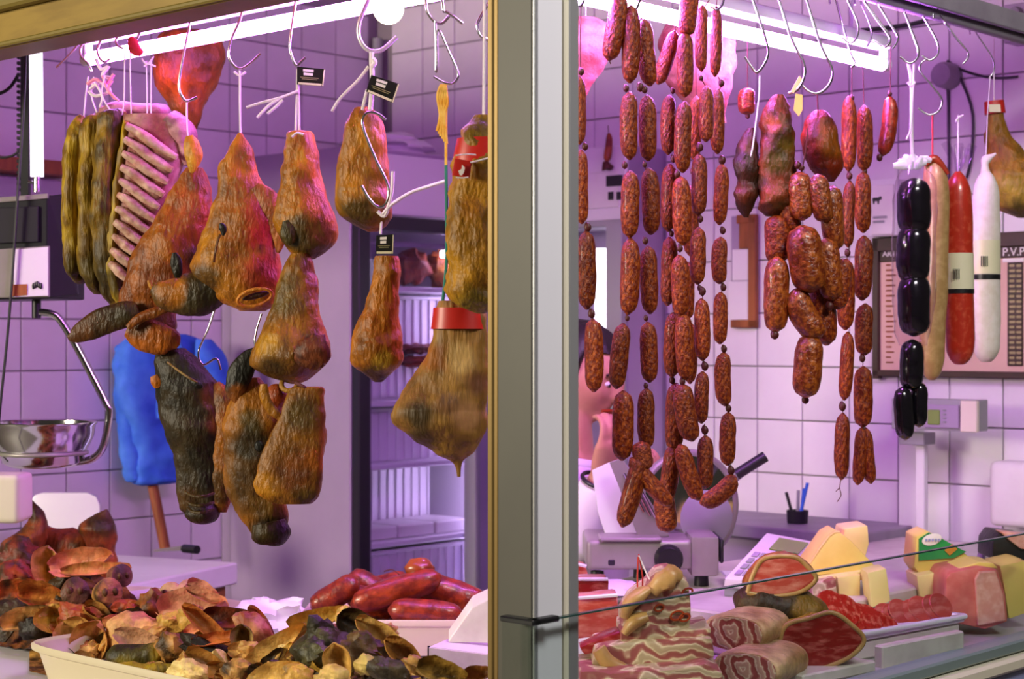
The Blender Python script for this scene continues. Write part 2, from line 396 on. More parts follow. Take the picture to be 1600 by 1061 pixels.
def one(name, geo, material, label=None, cat=None, group=None, kind=None, cols=None, smooth=True, org=None):
    """a thing that is one mesh"""
    if org is None:
        n = len(geo[0]); org = sum((Vector(v) for v in geo[0]), Vector()) / n
    o = bpy.data.objects.new(name, mesh_of(name, geo, Vector(org), material, cols, smooth)); COL.objects.link(o)
    o.location = org; return tags(o, label, cat, group, kind)
def struct(name, geo, material, smooth=False): return one(name, geo, material, kind='structure', smooth=smooth)
def text(body, loc, size, X, Yx, material, parent, org, name='lettering', align='LEFT', label=None):
    c = bpy.data.curves.new('lettering_curve', 'FONT'); c.body = body; c.size = size; c.extrude = 0.0004; c.align_x = align; c.materials.append(M[material])
    q = bpy.data.objects.new('lettering_curve', c); me = bpy.data.meshes.new_from_object(q); bpy.data.objects.remove(q); bpy.data.curves.remove(c)
    o = bpy.data.objects.new(name, me); COL.objects.link(o); o.parent = parent
    Z = X.cross(Yx); m = Matrix((X, Yx, Z)).transposed().to_4x4(); m.translation = Vector(loc) - org; o.matrix_local = m
    tags(o, label); return o
# ================================================================== SETTING
RA, LB, HC = 2.40, 2.886, 2.72
struct('floor', box((0.3, 3.0, -0.03), 14, 14, 0.06), 'floor')
struct('ceiling', sbox(-0.05, RA + .1, -0.05, LB + .1, HC, HC + .06), 'ceil')
TP = 0.1525
def tile_wall(name, geo, place, n_u, z0, rows, skip=None):
    w = struct(name, geo, 'grout'); w['label'] = 'white square tiled stall wall'
    org = Vector(w.location); me = None
    for i in range(n_u):
        for j in range(rows):
            c, X, Nn, u = place(i, z0 + (j + .5) * TP)
            if skip and skip(u, z0 + (j + .5) * TP): continue
            if me is None:
                g = box((0, 0, 0), TP - .004, TP - .004, .012, bev=.0016)
                me = mesh_of('tile', g, Vector((0, 0, 0)), 'tile', smooth=False)
            o = bpy.data.objects.new('tile', me); COL.objects.link(o); o.parent = w
            m = Matrix((X, UP, X.cross(UP))).transposed().to_4x4(); m.translation = c - org
            o.matrix_local = m
    return w
zr0 = 1.473 - 5 * TP
rb = ab(on_a(1255, 570, RA))[1]; b0 = rb - math.floor((rb - 0.3) / TP) * TP
tile_wall('wall_right', sbox(RA + .006, RA + .12, 0.0, LB + .12, 0, HC), lambda i, z: (W(RA, b0 + (i + .5) * TP, z), -B, -A, b0 + (i + .5) * TP),
          int((LB - b0) / TP), zr0, 13, lambda u, z: (u > 2.35 and z < 2.0))
la = ab(on_b(170, 560, LB))[0]; a0 = la - math.floor((la - 0.3) / TP) * TP
tile_wall('wall_left', sbox(0.0, RA + .12, LB + .006, LB + .12, 0, HC), lambda i, z: (W(a0 + (i + .5) * TP, LB, z), A, -B, a0 + (i + .5) * TP),
          int((RA - a0) / TP), 1.458 - 5 * TP, 13, lambda u, z: (u > 1.8 and z < 2.0))
# corner post of the stall: square tube with trim strips
pt = struct('trim_1', sbox(0.0, .082, 0.0, .076, 0, HC, .003), 'post_l'); pt['label'] = 'grey enamelled corner post of the stall'
def trim(g, m, nm='trim_strip'):
    o = bpy.data.objects.new(nm, mesh_of(nm, g, Vector(pt.location), m, None, False)); COL.objects.link(o); o.parent = pt
trim(sbox(-.003, .02, .062, .079, 0, HC, .002), 'alu_gold'); trim(sbox(-.006, .0, .070, .081, 0, HC, .002), 'alu_gold')
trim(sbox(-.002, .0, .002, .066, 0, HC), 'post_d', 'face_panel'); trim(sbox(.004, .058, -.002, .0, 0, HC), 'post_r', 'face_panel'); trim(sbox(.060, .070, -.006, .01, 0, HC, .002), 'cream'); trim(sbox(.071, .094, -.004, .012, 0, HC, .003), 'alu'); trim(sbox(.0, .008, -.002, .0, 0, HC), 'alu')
# wooden fascia over the counter at one side
fa = struct('trim_2', sbox(-.05, .03, .085, 2.9, 2.085, 2.50, .004), 'beam'); fa['label'] = 'yellow painted wooden fascia'
def fsub(g, m):
    o = bpy.data.objects.new('moulding', mesh_of('moulding', g, Vector(fa.location), m, None, False)); COL.objects.link(o); o.parent = fa
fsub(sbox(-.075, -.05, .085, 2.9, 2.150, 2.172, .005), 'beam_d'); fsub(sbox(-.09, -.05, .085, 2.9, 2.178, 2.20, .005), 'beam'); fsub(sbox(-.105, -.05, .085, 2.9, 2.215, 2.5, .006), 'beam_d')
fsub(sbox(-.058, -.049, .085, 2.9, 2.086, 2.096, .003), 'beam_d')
struct('trim_3', sbox(.09, 2.4, -.04, .03, 2.42, HC, .004), 'cream')['label'] = 'unseen cream fascia, lowered over the other counter to block hall light'  # out of view; lowered to shade the left wall from the neutral lamp
# counters
ct = struct('trim_4', sbox(0.0, 2.3, 0.0, .40, 0.87, .965, .003), 'deck'); ct['label'] = 'refrigerated display counter deck'
def csub(nm, g, m):
    o = bpy.data.objects.new(nm, mesh_of(nm, g, Vector(ct.location), m, None, False)); COL.objects.link(o); o.parent = ct
csub('front_panel', sbox(.0, 2.3, -.02, .02, 0, .87, .003), 'blue_d'); csub('ledge', sbox(-.02, 2.3, -.05, .0, .950, .973, .004), 'teal')
csub('ledge', sbox(-.02, 2.3, -.065, -.0, .920, .947, .006), 'cream'); csub('ledge', sbox(-.02, 2.3, -.05, -.0, .700, .917, .004), 'blue_d')
csub('body', sbox(.02, 2.3, .02, .40, 0, .87), 'white_e')
lc = struct('trim_5', sbox(-.12, .82, .09, 2.88, .88, .93, .003), 'white_e'); lc['label'] = 'white counter top under the offal trays'
o = bpy.data.objects.new('body', mesh_of('body', sbox(.02, .80, .09, 2.88, 0, .88), Vector(lc.location), 'white_e', None, False)); COL.objects.link(o); o.parent = lc
# serving worktop behind the display, and the ledge along the far tiled wall
struct('trim_6', sbox(.84, 2.3, .42, .80, 1.0, 1.03, .004), 'marble')['label'] = 'pale service worktop behind the display'
struct('trim_7', sbox(.85, 2.29, .43, .79, 0, 1.0), 'white_e')['label'] = 'white base of the service worktop'
wl = struct('trim_8', sbox(2.06, 2.395, .75, 1.58, 1.02, 1.055, .004), 'grey_d'); wl['label'] = 'grey worktop edge along the tiled wall'
struct('trim_9', sbox(2.10, 2.39, .76, 1.57, 0, 1.02), 'lilac')['label'] = 'lilac cupboard under the wall worktop'
# glass guard
g = Thing('glass_guard', 'clear glass guard standing along the display of cheese and ham', 'glass guard', W(.8, -.02, 1.0))
g.part('pane', sbox(-.03, 2.2, -.026, -.018, .972, 1.168), 'glass', smooth=False)
g.part('top_edge', sbox(-.03, 2.2, -.0262, -.0178, 1.168, 1.1705), 'glass_edge', smooth=False, label='polished dark green top edge')
g.part('return_pane', sbox(-.030, -.022, -.026, .03, .972, 1.168), 'glass', smooth=False)
g.part('corner_clip', join(sbox(-.034, .02, -.032, -.016, 1.166, 1.174, .002), sbox(-.036, -.018, -.032, .03, 1.166, 1.174, .002)), 'black', smooth=False, label='small black corner clip')
# ------------------------------------------------------------------ overhead rails, tubes and bulb
one('hook_rail', tube([W(.21, .2, 2.222), W(2.38, .2, 2.222)], .012, 10, 1), 'grey_d', 'grey steel hook rail above the chorizo strings', 'rail')
one('hook_rail', tube([W(.14, .10, 2.2), W(.14, 2.87, 2.2)], .012, 10, 1), 'grey_d', 'steel hook rail above the hanging pig faces', 'rail')
one('overhead_channel', join(sbox(.9, 2.39, .180, .225, 2.238, 2.262, .003), sbox(.9, 2.39, .172, .18, 2.228, 2.27, .002)), 'grey_d', 'grey steel channel running above the empty hooks', 'rail', smooth=False)
def fluor(label, p0, p1, tm='tube'):
    d = (p1 - p0).normalized(); s = d.cross(UP).normalized(); c = (p0 + p1) / 2; L = (p1 - p0).length
    t = Thing('fluorescent_lamp', label, 'lamp', c)
    t.part('tube', tube([p0, p1], .0135, 14, 1), tm, label='glowing pink white tube')
    t.part('batten', box(c + UP * .044, L + .02, .035, .026, d, s, UP, .003), 'white_e', smooth=False)
    for e, k in ((p0, -1), (p1, 1)):
        t.part('end_cap', tube([e, e + d * (.018 * k)], .0142, 14, 1), 'white_e')
        t.part('lamp_holder', box(e + d * (.01 * k) + UP * .020, .012, .02, .03, d, s, UP, .002), 'white_e', smooth=False)
    t.part('hanger', join(tube([c + d * .4 * L + UP * .05, c + d * .4 * L + UP * (HC - c.z)], .004, 6, 1), tube([c - d * .4 * L + UP * .05, c - d * .4 * L + UP * (HC - c.z)], .004, 6, 1)), 'steel_w')
fluor('long glowing pink fluorescent tube above the chorizo strings', W(.20, .283, 2.12), W(1.40, .283, 2.12), 'tube_r')
fluor('long glowing pink fluorescent tube above the ribs and pig faces', W(.245, .42, 2.118), W(.245, 1.42, 2.118))
bp = P(607, 14, 3.25)
t = Thing('light_bulb', 'round glowing warm light bulb behind the thick white hook', 'lamp', bp)
t.part('globe', blob(bp, .029, .029, .029, 20, 12), 'bulb'); t.part('socket', tube([bp + UP * .027, bp + UP * .075], .016, 14, 1), 'white'); t.part('cord', tube([bp + UP * .075, Vector((bp.x, bp.y, HC))], .004, 6, 1), 'black')
# ------------------------------------------------------------------ corner fridge
fa0, fb0, ft = 1.714, 2.263, 2.128
ctr = W((fa0 + RA) / 2, (fb0 + LB) / 2, 0)
fr = Thing('display_fridge', 'tall lilac display fridge with a black framed glass door', 'fridge', ctr)
e = .05
fr.part('side_panel', sbox(fa0, fa0 + e, fb0, LB - .01, 0, ft, .004), 'lilac', smooth=False)
fr.part('side_panel', sbox(RA - .04, RA - .012, fb0, LB - .01, 0, ft, .004), 'white_e', smooth=False)
fr.part('back_panel', sbox(fa0, RA - .02, LB - .06, LB - .012, 0, ft), 'lilac', smooth=False)
fr.part('top_panel', sbox(fa0, RA - .02, fb0, LB - .01, ft - .06, ft, .004), 'lilac', smooth=False)
fr.part('header_panel', sbox(fa0 + .01, RA - .02, fb0 - .012, fb0 + .02, ft - .20, ft - .015, .003), 'white_e', smooth=False, label='white header above the door')
fr.part('bottom_panel', sbox(fa0, RA - .02, fb0, LB - .01, 0, .12), 'white_e', smooth=False)
zt = ft - .205
d = fr.part('door', join(sbox(fa0 + .004, fa0 + .052, fb0 - .035, fb0 - .002, .12, zt, .004), sbox(RA - .075, RA - .03, fb0 - .035, fb0 - .002, .12, zt, .004),
     sbox(fa0 + .004, RA - .03, fb0 - .035, fb0 - .002, zt - .045, zt, .004), sbox(fa0 + .004, RA - .03, fb0 - .035, fb0 - .002, .12, .17, .004)), 'dframe', smooth=False, label='black framed door')
fr.part('pane', sbox(fa0 + .05, RA - .075, fb0 - .022, fb0 - .016, .17, zt - .045), 'dglass', parent=d, smooth=False)
fr.part('seal', join(sbox(fa0 + .052, fa0 + .075, fb0 - .012, fb0 + .0, .15, zt - .04), sbox(fa0 + .052, RA - .075, fb0 - .012, fb0, zt - .09, zt - .075)), 'grey_d', parent=d, smooth=False)
fr.part('door_stile', sbox(RA - .10, RA - .075, fb0 - .03, fb0 - .005, .17, zt - .045, .003), 'white_e', parent=d, smooth=False, label='white inner stile')
fr.part('lamp_tube', tube([W(RA - .085, fb0 + .03, .25), W(RA - .085, fb0 + .03, zt - .1)], .010, 8, 1), 'lamp_i')
fr.part('ceiling_lamp', box(W(2.2, fb0 + .06, zt - .10), .06, .04, .022, A, B, UP, .004), 'lamp_i', smooth=False)
SH = []
for y in (448, 625, 722, 842):
    z = on_b(640, y, fb0 + .02).z; SH.append(z)
    fr.part('shelf', sbox(fa0 + .05, RA - .04, fb0 + .02, LB - .07, z - .018, z, .003), 'white_e', smooth=False)
def crate(a0, a1, b0, b1, z0, z1, label):
    t = Thing('ribbed_crate', label, 'crate', W((a0 + a1) / 2, (b0 + b1) / 2, z0))
    t.part('wall', join(sbox(a0, a1, b0, b0 + .008, z0, z1), sbox(a0, a1, b1 - .008, b1, z0, z1), sbox(a0, a0 + .008, b0, b1, z0, z1), sbox(a1 - .008, a1, b0, b1, z0, z1), sbox(a0, a1, b0, b1, z0, z0 + .008)), 'white_e', smooth=False)
    t.part('rim', join(sbox(a0 - .006, a1 + .006, b0 - .008, b0 + .004, z1 - .012, z1, .002)), 'white_e', smooth=False)
    k = int((a1 - a0) / .035)
    for i in range(k + 1):
        x = a0 + .01 + (a1 - a0 - .02) * i / k
        t.part('rib', sbox(x - .004, x + .004, b0 - .006, b0 + .001, z0 + .004, z1 - .012, .001), 'white_e', smooth=False)
ia, ib = fa0 + .085, RA - .115
crate(ia, ib, fb0 + .16, fb0 + .42, SH[1] + .001, SH[0] - .024, 'white ribbed crate on the middle fridge shelf behind the meat cuts')
crate(ia, ib, fb0 + .09, fb0 + .42, SH[2] + .001, SH[1] - .024, 'white ribbed crate beside the big ham, lower fridge shelf')
crate(ia, ib, fb0 + .24, fb0 + .46, SH[3] + .001, SH[2] - .024, 'white ribbed crate low in the fridge behind the flat boxes')
for i in range(3):
    a1 = ia + (ib - ia) * i / 3
    one('meat_box', sbox(a1 + .004, a1 + (ib - ia) / 3 - .004, fb0 + .05, fb0 + .225, SH[3] + .001, SH[3] + .04, .004), 'white', 'white cardboard box laid flat on the bottom fridge shelf', 'box', 'flat boxes in the fridge', smooth=False)
crate(ia, ib, fb0 + .045, fb0 + .40, .121, SH[3] - .03, 'white ribbed crate at the fridge bottom behind the red sausages')
def fmeat(px, py, wpx, hpx, c, c2, label, nm, b=.15):
    p = on_b(px, py, fb0 + b); s = p.y / F
    g = blob(p, wpx * s, .07, hpx * s, 18, 12, amp=.5, ns=2.2, seed=px)
    one(nm, g, 'meat', label, 'meat', cols=paint(g[0], c, var=(c2, .6), vs=20))
fmeat(640, 418, 30, 27, '8a2834', 'a85058', 'red cured ham piece on the top fridge shelf', 'ham_piece')
fmeat(690, 420, 26, 28, 'a86a50', '8c3a3a', 'tan cured ham piece on the top fridge shelf behind glass', 'ham_piece')
for q, (px, py, w_, h_) in enumerate(((650, 545, 26, 8), (648, 565, 30, 9), (690, 555, 22, 12))):
    fmeat(px, py, w_, h_, '9a3a4c', '8a2838', ['topmost red meat cut on the middle fridge shelf', 'lower red meat cut on the middle fridge shelf', 'red meat cut behind the big ham leg in the fridge'][q], 'meat_cut', .1)
p = W(2.0, 2.5, ft)
g = blob(W(2.02, 2.42, ft + .035), .16, .10, .04, 24, 14, rot=Matrix((A, B, UP)).transposed(), amp=.35, ns=2.6, seed=3)
one('plastic_bag', g, 'bag', 'crumpled white plastic bag lying on top of the fridge', 'bag')
# ------------------------------------------------------------------ shallow glazed cabinet
cb0, cb1, ca, ch = 1.60, 2.24, 2.205, 2.12
cbx = Thing('wall_fridge', 'white upright fridge with a lit tube behind its glass door', 'fridge', W(2.3, 1.9, 0))
cbx.part('side_panel', sbox(ca, RA - .01, cb0, cb0 + .03, 0, ch, .003), 'lilac', smooth=False)
cbx.part('side_panel', sbox(ca, RA - .01, cb1 - .03, cb1, 0, ch, .003), 'lilac', smooth=False)
cbx.part('back_panel', sbox(RA - .03, RA - .01, cb0, cb1, 0, ch), 'lilac', smooth=False)
cbx.part('header_panel', sbox(ca - .01, RA - .01, cb0, cb1, 1.885, ch, .003), 'white_e', smooth=False)
zz = on_a(940, 330, ca).z
h = cbx.part('control_strip', sbox(ca - .016, ca - .008, cb0 + .02, cb1 - .02, on_a(940, 326, ca).z, on_a(940, 270, ca).z, .002), 'white', smooth=False)
for (x0, x1, y0, y1) in ((948, 972, 275, 290), (951, 958, 300, 312), (964, 970, 300, 312)):
    p0, p1 = on_a(x0, y0, ca - .018), on_a(x1, y1, ca - .018); b_0, b_1 = ab(p0)[1], ab(p1)[1]
    cbx.part('display' if x1 - x0 > 10 else 'button', sbox(ca - .021, ca - .015, b_1, b_0, p1.z, p0.z), 'dframe', parent=h, smooth=False)
zd = on_a(940, 345, ca).z
d = cbx.part('door', join(sbox(ca - .03, ca - .002, cb0, cb0 + .06, .1, zd, .003), sbox(ca - .03, ca - .002, cb1 - .05, cb1, .1, zd, .003), sbox(ca - .03, ca - .002, cb0, cb1, zd - .02, zd, .003)), 'grey', smooth=False)
cbx.part('pane', sbox(ca - .018, ca - .012, cb0 + .06, cb1 - .05, .1, zd - .02), 'dglass', parent=d, smooth=False)
p = on_a(949, 460, ca + .07); bb = ab(p)[1]
cbx.part('lamp_tube', tube([W(ca + .05, bb, on_a(949, 512, ca + .05).z - .03), W(ca + .05, bb, on_a(949, 388, ca + .05).z)], .026, 14, 1), 'lamp_f', label='wide glowing white lamp tube')
cbx.part('bottom_panel', sbox(ca, RA - .01, cb0, cb1, 0, .1), 'white_e', smooth=False)
p = on_a(951, 232, ca - .03)
g = loft([(951, 208, 2), (952, 216, 5), (951, 232, 6), (949, 246, 6), (948, 252, 3)], p.y, 12, 3, dr=.9)
t = Thing('dry_sausage', 'small dark dry sausage hanging against the white fridge top', 'sausage', p); t.part('casing', g, 'sausage'); t.part('cord', ptube([(951, 208), (950, 196)], p.y, .0012), 'string_d')
t.part('end_knot', loft([(946, 252, 4), (948, 260, 8), (950, 264, 10), (950, 266, 3)], p.y, 10, 2), 'knot')
# ------------------------------------------------------------------ on the tiled wall
def wall_panel(x0, y0, x1, y1, d0, d1):
    p0, p1 = on_a(x0, y0, RA - d1), on_a(x1, y1, RA - d1)
    return sbox(RA - d1, RA - d0, ab(p1)[1], ab(p0)[1], p1.z, p0.z, .002)
def wp(px, py, d): return on_a(px, py, RA - d)
mb = Thing('price_board', 'dark wood framed price board behind the white salami', 'board', wp(1480, 470, .02))
x0, x1, y0, y1 = 1366, 1604, 372, 590
mb.part('backing', wall_panel(1370, 378, 1602, 586, .012, .024), 'paper', smooth=False)
mb.part('frame', join(wall_panel(1362, 372, 1612, 384, .012, .036), wall_panel(1362, 578, 1612, 592, .012, .036), wall_panel(1362, 372, 1372, 592, .012, .036), wall_panel(1602, 350, 1612, 592, .012, .036)), 'wood_d', smooth=False)
hd = mb.part('header', join(wall_panel(1372, 384, 1600, 402, .024, .027)), 'wood_d', smooth=False)
org = mb.org
text('P.V.P', wp(1566, 400, .029), .030, -B, UP, 'print_w', mb.o, org); text('ARTICULO', wp(1379, 401, .029), .022, -B, UP, 'print_w', mb.o, org)
mb.part('price_column', wall_panel(1574, 410, 1598, 572, .024, .027), 'wood_d', smooth=False)
rows = []; rowl = []
for i in range(20):
    y = 413 + i * 8
    rows.append(wall_panel(1577, y, 1585 + (i * 7 % 3), y + 4, .027, .028)); rows.append(wall_panel(1588, y, 1596, y + 4, .027, .028))
    rowl.append(wall_panel(1384, y, 1392 + (i * 13 % 9), y + 2.2, .024, .0255))
mb.part('price_rows', join(*rows), 'print_y', smooth=False, kind='stuff'); mb.part('item_rows', join(*rowl), 'wood', smooth=False, kind='stuff')
mb.part('rule_line', wall_panel(1566, 404, 1600, 409, .024, .027), 'print_w', smooth=False)
cl = Thing('notice_board', 'small brown wooden notice board with two white notes pinned', 'board', wp(1160, 430, .02))
cl.part('backing', wall_panel(1142, 338, 1178, 512, .012, .02), 'lilac', smooth=False); cl.part('frame', join(wall_panel(1168, 338, 1180, 512, .012, .03), wall_panel(1141, 500, 1180, 512, .012, .03), wall_panel(1150, 336, 1180, 348, .012, .03)), 'wood', smooth=False)
cl.part('wooden_clip', wall_panel(1154, 342, 1174, 388, .02, .028), 'wood', smooth=False)
cl.part('note', wall_panel(1144, 390, 1172, 438, .02, .023), 'paper_w', smooth=False); cl.part('note', wall_panel(1138, 440, 1169, 500, .02, .023), 'paper_w', smooth=False)
fb = Thing('fuse_box', 'grey wall box with a small cow sign beside the black sausages', 'box', wp(1378, 325, .05))
fb.part('body', wall_panel(1357, 282, 1402, 368, .006, .07), 'white_e', smooth=False); fb.part('cover', wall_panel(1361, 290, 1396, 366, .07, .076), 'white', smooth=False)
cw = []
for (ax, ay, bx, by) in ((1363, 309, 1374, 314), (1364, 313, 1366, 319), (1371, 313, 1373, 319), (1373, 307, 1377, 312)): cw.append(wall_panel(ax, ay, bx, by, .076, .078))
fb.part('cow_mark', join(*cw), 'dframe', smooth=False)
fb.part('print_line', join(wall_panel(1364, 338, 1386, 341, .076, .077), wall_panel(1364, 345, 1382, 348, .076, .077)), 'grey', smooth=False)
# price computing display on its stalk, and trunking
td = Thing('wall_trunking', 'white vertical cable trunking on the tiles below the black sausages', 'trunking', wp(1418, 700, .02))
td.part('cover', wall_panel(1404, 600, 1432, 850, .008, .05), 'white_e', smooth=False)
ds = Thing('customer_display', 'grey scale display with a green screen on a white stalk', 'scale display', wp(1460, 650, .1))
ds.part('housing', wall_panel(1393, 622, 1526, 675, .14, .20), 'grey', smooth=False); ds.part('cap', wall_panel(1500, 626, 1526, 676, .20, .215), 'cream', smooth=False)
ds.part('face', wall_panel(1444, 632, 1498, 670, .20, .206), 'lilac', smooth=False); ds.part('screen', wall_panel(1449, 640, 1468, 664, .206, .209), 'lcd', smooth=False)
ds.part('neck', wall_panel(1404, 675, 1444, 696, .10, .16), 'grey', smooth=False); ds.part('stalk', wall_panel(1430, 690, 1444, 850, .115, .135), 'white_e', smooth=False)
bt = []
for i in range(4): bt.append(wall_panel(1472, 640 + 6 * i, 1478, 643 + 6 * i, .206, .209))
ds.part('button', join(*bt), 'grey', smooth=False)
dp = Thing('towel_dispenser', 'white rounded dispenser on the tiles at the frame edge', 'dispenser', wp(1600, 770, .05))
dp.part('body', box(wp(1604, 772, .06), .16, .10, .165, -B, A, UP, .02, 3), 'white', smooth=True); dp.part('lower_cover', box(wp(1598, 800, .055), .13, .08, .06, -B, A, UP, .015, 2), 'lilac')
js = Thing('junction_box', 'round grey junction box with cables high on the wall', 'junction box', wp(1478, 118, .03))
js.part('body', lathe(wp(1478, 118, .03), [(.0, .03), (.028, .03), (.034, .02), (.036, -.02)], 18, B, UP, -A), 'grey_d')
for pp in (((1480, 95), (1500, 108), (1530, 118), (1560, 122), (1590, 120)), ((1481, 140), (1482, 200), (1483, 320)), ((1500, 120), (1520, 180), (1515, 260), (1500, 300))):
    js.part('cable', tube([wp(x, y, .014) for x, y in pp], .0035, 6, 4), 'dframe')
sb = Thing('switch_box', 'grey switch box in the top corner above the ham', 'switch box', wp(1588, 22, .05))
sb.part('body', wall_panel(1568, 8, 1612, 62, .006, .08), 'lilac', smooth=False); sb.part('knob', lathe(wp(1586, 22, .085), [(0, .01), (.016, .01), (.02, 0)], 16, B, UP, -A), 'grey_d')
one('cable_duct', tube([wp(1520, 24, .05), wp(1545, 36, .05), wp(1580, 50, .05), wp(1640, 64, .05)], .020, 10, 3), 'wood_d', 'dark brown cable bundle in the top corner by the switch box', 'cable')
one('power_cable', tube([wp(1346, 47, .015), wp(1390, 43, .015), wp(1440, 34, .015), wp(1448, 24, .015)], .006, 8, 3), 'dframe', 'dark cable clipped to the tiles above the lamp end', 'cable')
one('wall_pipe', tube([on_a(590, 60, RA - .03), on_a(590, 60, RA - .03) + UP * -.5], .018, 10, 1), 'grey', 'grey pipe in the tiled corner above the fridge', 'pipe')
# far left wall: plank shelf
p = on_b(50, 262, LB - .06)
t = Thing('wall_shelf', 'narrow brown wooden shelf on the tiles behind the hanging scale', 'shelf', p); aa = ab(p)[0]
t.part('board', sbox(aa - .5, aa + .13, LB - .12, LB - .01, p.z - .02, p.z + .02, .003), 'wood', smooth=False); t.part('rail', sbox(aa - .5, aa + .13, LB - .06, LB - .02, p.z - .09, p.z - .03, .003), 'lilac', smooth=False)
# ================================================================== HOOKS
RAILZ = 2.2
def hook(label, pp, Y, r=.0024, m_='steel', rail=True, group=None):
    pts = [P(x, y, Y) for x, y in pp]
    if rail:  # carry the wire up and curl it over the rail
        p0 = pts[0]; d = (pts[0] - pts[1]).normalized()
        if d.z < .3: d = UP
        zr = 2.222 if Y == Y and p0.x > .03 else 2.2; k = max(0.0, (zr - p0.z) / d.z); top = p0 + d * k
        pts = [top + Vector((-.012, -.012, -.012)), top + Vector((-.012, -.006, .014)), top + Vector((0, 0, .02)), top + Vector((.004, .012, .004)), p0 + d * (k * .4)] + pts
    return one('meat_hook', tube(pts, r, 8, 4), m_, label, 'hook', group)
def cord(t, pp, Y, r=.0018, m_='string', name='string', m=4, parent=None, label=None): return t.part(name, ptube(pp, Y, r, 7, m), m_, parent=parent, label=label)
hook('thin steel hook farthest along the fascia above the white lamp', [(134, 53), (112, 82), (88, 106)], LY(110))
hook('curved steel hook holding the pink string bundle', [(143, 50), (127, 72), (127, 88), (138, 100), (143, 112)], LY(135))
hook('steel hook with the white string bow over the lamp end', [(172, 42), (155, 68), (153, 85), (162, 97), (172, 92)], LY(160))
hook('short steel hook just before the red plastic scrap', [(205, 32), (183, 58), (183, 70), (192, 76)], LY(190))
hook('steel hook carrying the red plastic scrap', [(242, 20), (222, 44), (214, 60), (208, 66), (200, 62)], LY(225))
hook('long steel hook ending above the rib rack', [(302, 3), (298, 30), (290, 70), (281, 120), (280, 138), (284, 150), (292, 158), (308, 152)], LY(290))
hook('steel hook holding the pointed pig face', [(385, -10), (375, 30), (362, 60), (357, 85), (363, 100), (375, 108), (390, 100), (407, 84)], LY(375))
hook('steel hook with the first black tag and cut shank', [(463, -5), (453, 65), (456, 88), (463, 103), (469, 98), (477, 90)], LY(463))
hook('thick white hook beside the glowing bulb', [(578, -5), (563, 30), (560, 52), (567, 71), (580, 80), (597, 78), (620, 58)], LY(580), .0036, 'steel_w')
hook('steel hook with crossed wire above the yellow twine', [(665, -5), (667, 17), (678, 33), (690, 37), (702, 25)], LY(680))
hook('small steel hook next to the yellow twine hook', [(690, -5), (693, 17), (700, 20), (723, 37)], LY(692))
hook('triangular wire hook carrying yellow twine', [(680, 33), (681, 80), (681, 112), (683, 100), (684, 46), (700, 78), (715, 112), (714, 124), (706, 131), (694, 129), (678, 120)], LY(693), .0018, rail=False)
hook('steel hook half hidden by the corner post', [(763, 5), (748, 32), (746, 44), (752, 57), (764, 63)], LY(757))
hook('long steel hook hanging across the dark snouted shank', [(603, 187), (588, 177), (573, 177), (566, 192), (576, 223), (590, 255), (607, 292), (603, 318), (590, 323), (575, 308), (565, 290)], LY(585) - .075, .0022, rail=False)
hook('dark steel hook behind the dark smoked pig face', [(336, 482), (325, 515), (310, 550), (318, 570), (338, 560), (345, 578)], LY(330) + .05, .002, rail=False)
hook('thin steel hook between upper pig face and granular shank', [(409, 490), (402, 512), (398, 535), (404, 548), (412, 540)], LY(405), .002, rail=False)
# right row
RH = [
 ('white steel hook under the tube with the twine bow', [(1180, 10), (1197, 62), (1199, 90), (1184, 113), (1174, 104), (1164, 89)], .2, .0024),
 ('steel hook holding the dark mottled sausage bundle', [(1217, 0), (1237, 60), (1256, 100), (1256, 122), (1246, 140), (1232, 146)], .2, .0028),
 ('steel hook holding the glossy pear shaped sausage', [(1260, 0), (1282, 68), (1299, 105), (1299, 125), (1289, 140), (1277, 146), (1264, 143), (1254, 134)], .2, .0026),
 ('empty steel hook over the tube, first past the bundle hooks', [(1328, 8), (1339, 32), (1341, 50), (1335, 64), (1326, 66), (1316, 58)], .19, .0022),
 ('empty steel hook over the tube with a turned-out tip', [(1348, 12), (1361, 45), (1360, 62), (1354, 74), (1362, 62), (1378, 72)], .2, .0020),
 ('empty steel hook over the lamp end, longer of a close pair', [(1355, 8), (1374, 35), (1389, 55), (1390, 66), (1382, 74)], .15, .0028),
 ('empty steel hook over the lamp end, thinner of a close pair', [(1378, 16), (1394, 42), (1402, 55), (1401, 66), (1394, 76)], .15, .0022),
 ('steel hook carrying the black sausages on white twine', [(1415, 24), (1428, 58), (1434, 75), (1434, 88), (1426, 97), (1418, 98), (1406, 88)], .2, .0026),
 ('steel hook above the second S hook', [(1445, 30), (1462, 60), (1466, 75), (1464, 86), (1454, 94), (1447, 92), (1440, 87)], .2, .0024),
 ('empty straight steel hook under the grey channel', [(1481, 42), (1496, 62), (1511, 80), (1512, 90), (1504, 100)], .15, .0022),
 ('thin steel hook above the white salami', [(1532, 62), (1550, 90), (1553, 110), (1545, 122)], .2, .0016),
]
for lb, pp, b, r in RH: hook(lb, pp, RY(pp[-1][0], b), r)
hook('second S hook holding the cream salami', [(1447, 92), (1438, 100), (1438, 112), (1455, 133), (1470, 152), (1471, 165), (1463, 176), (1450, 179), (1434, 169)], RY(1455, .2) - .004, .0022, rail=False)
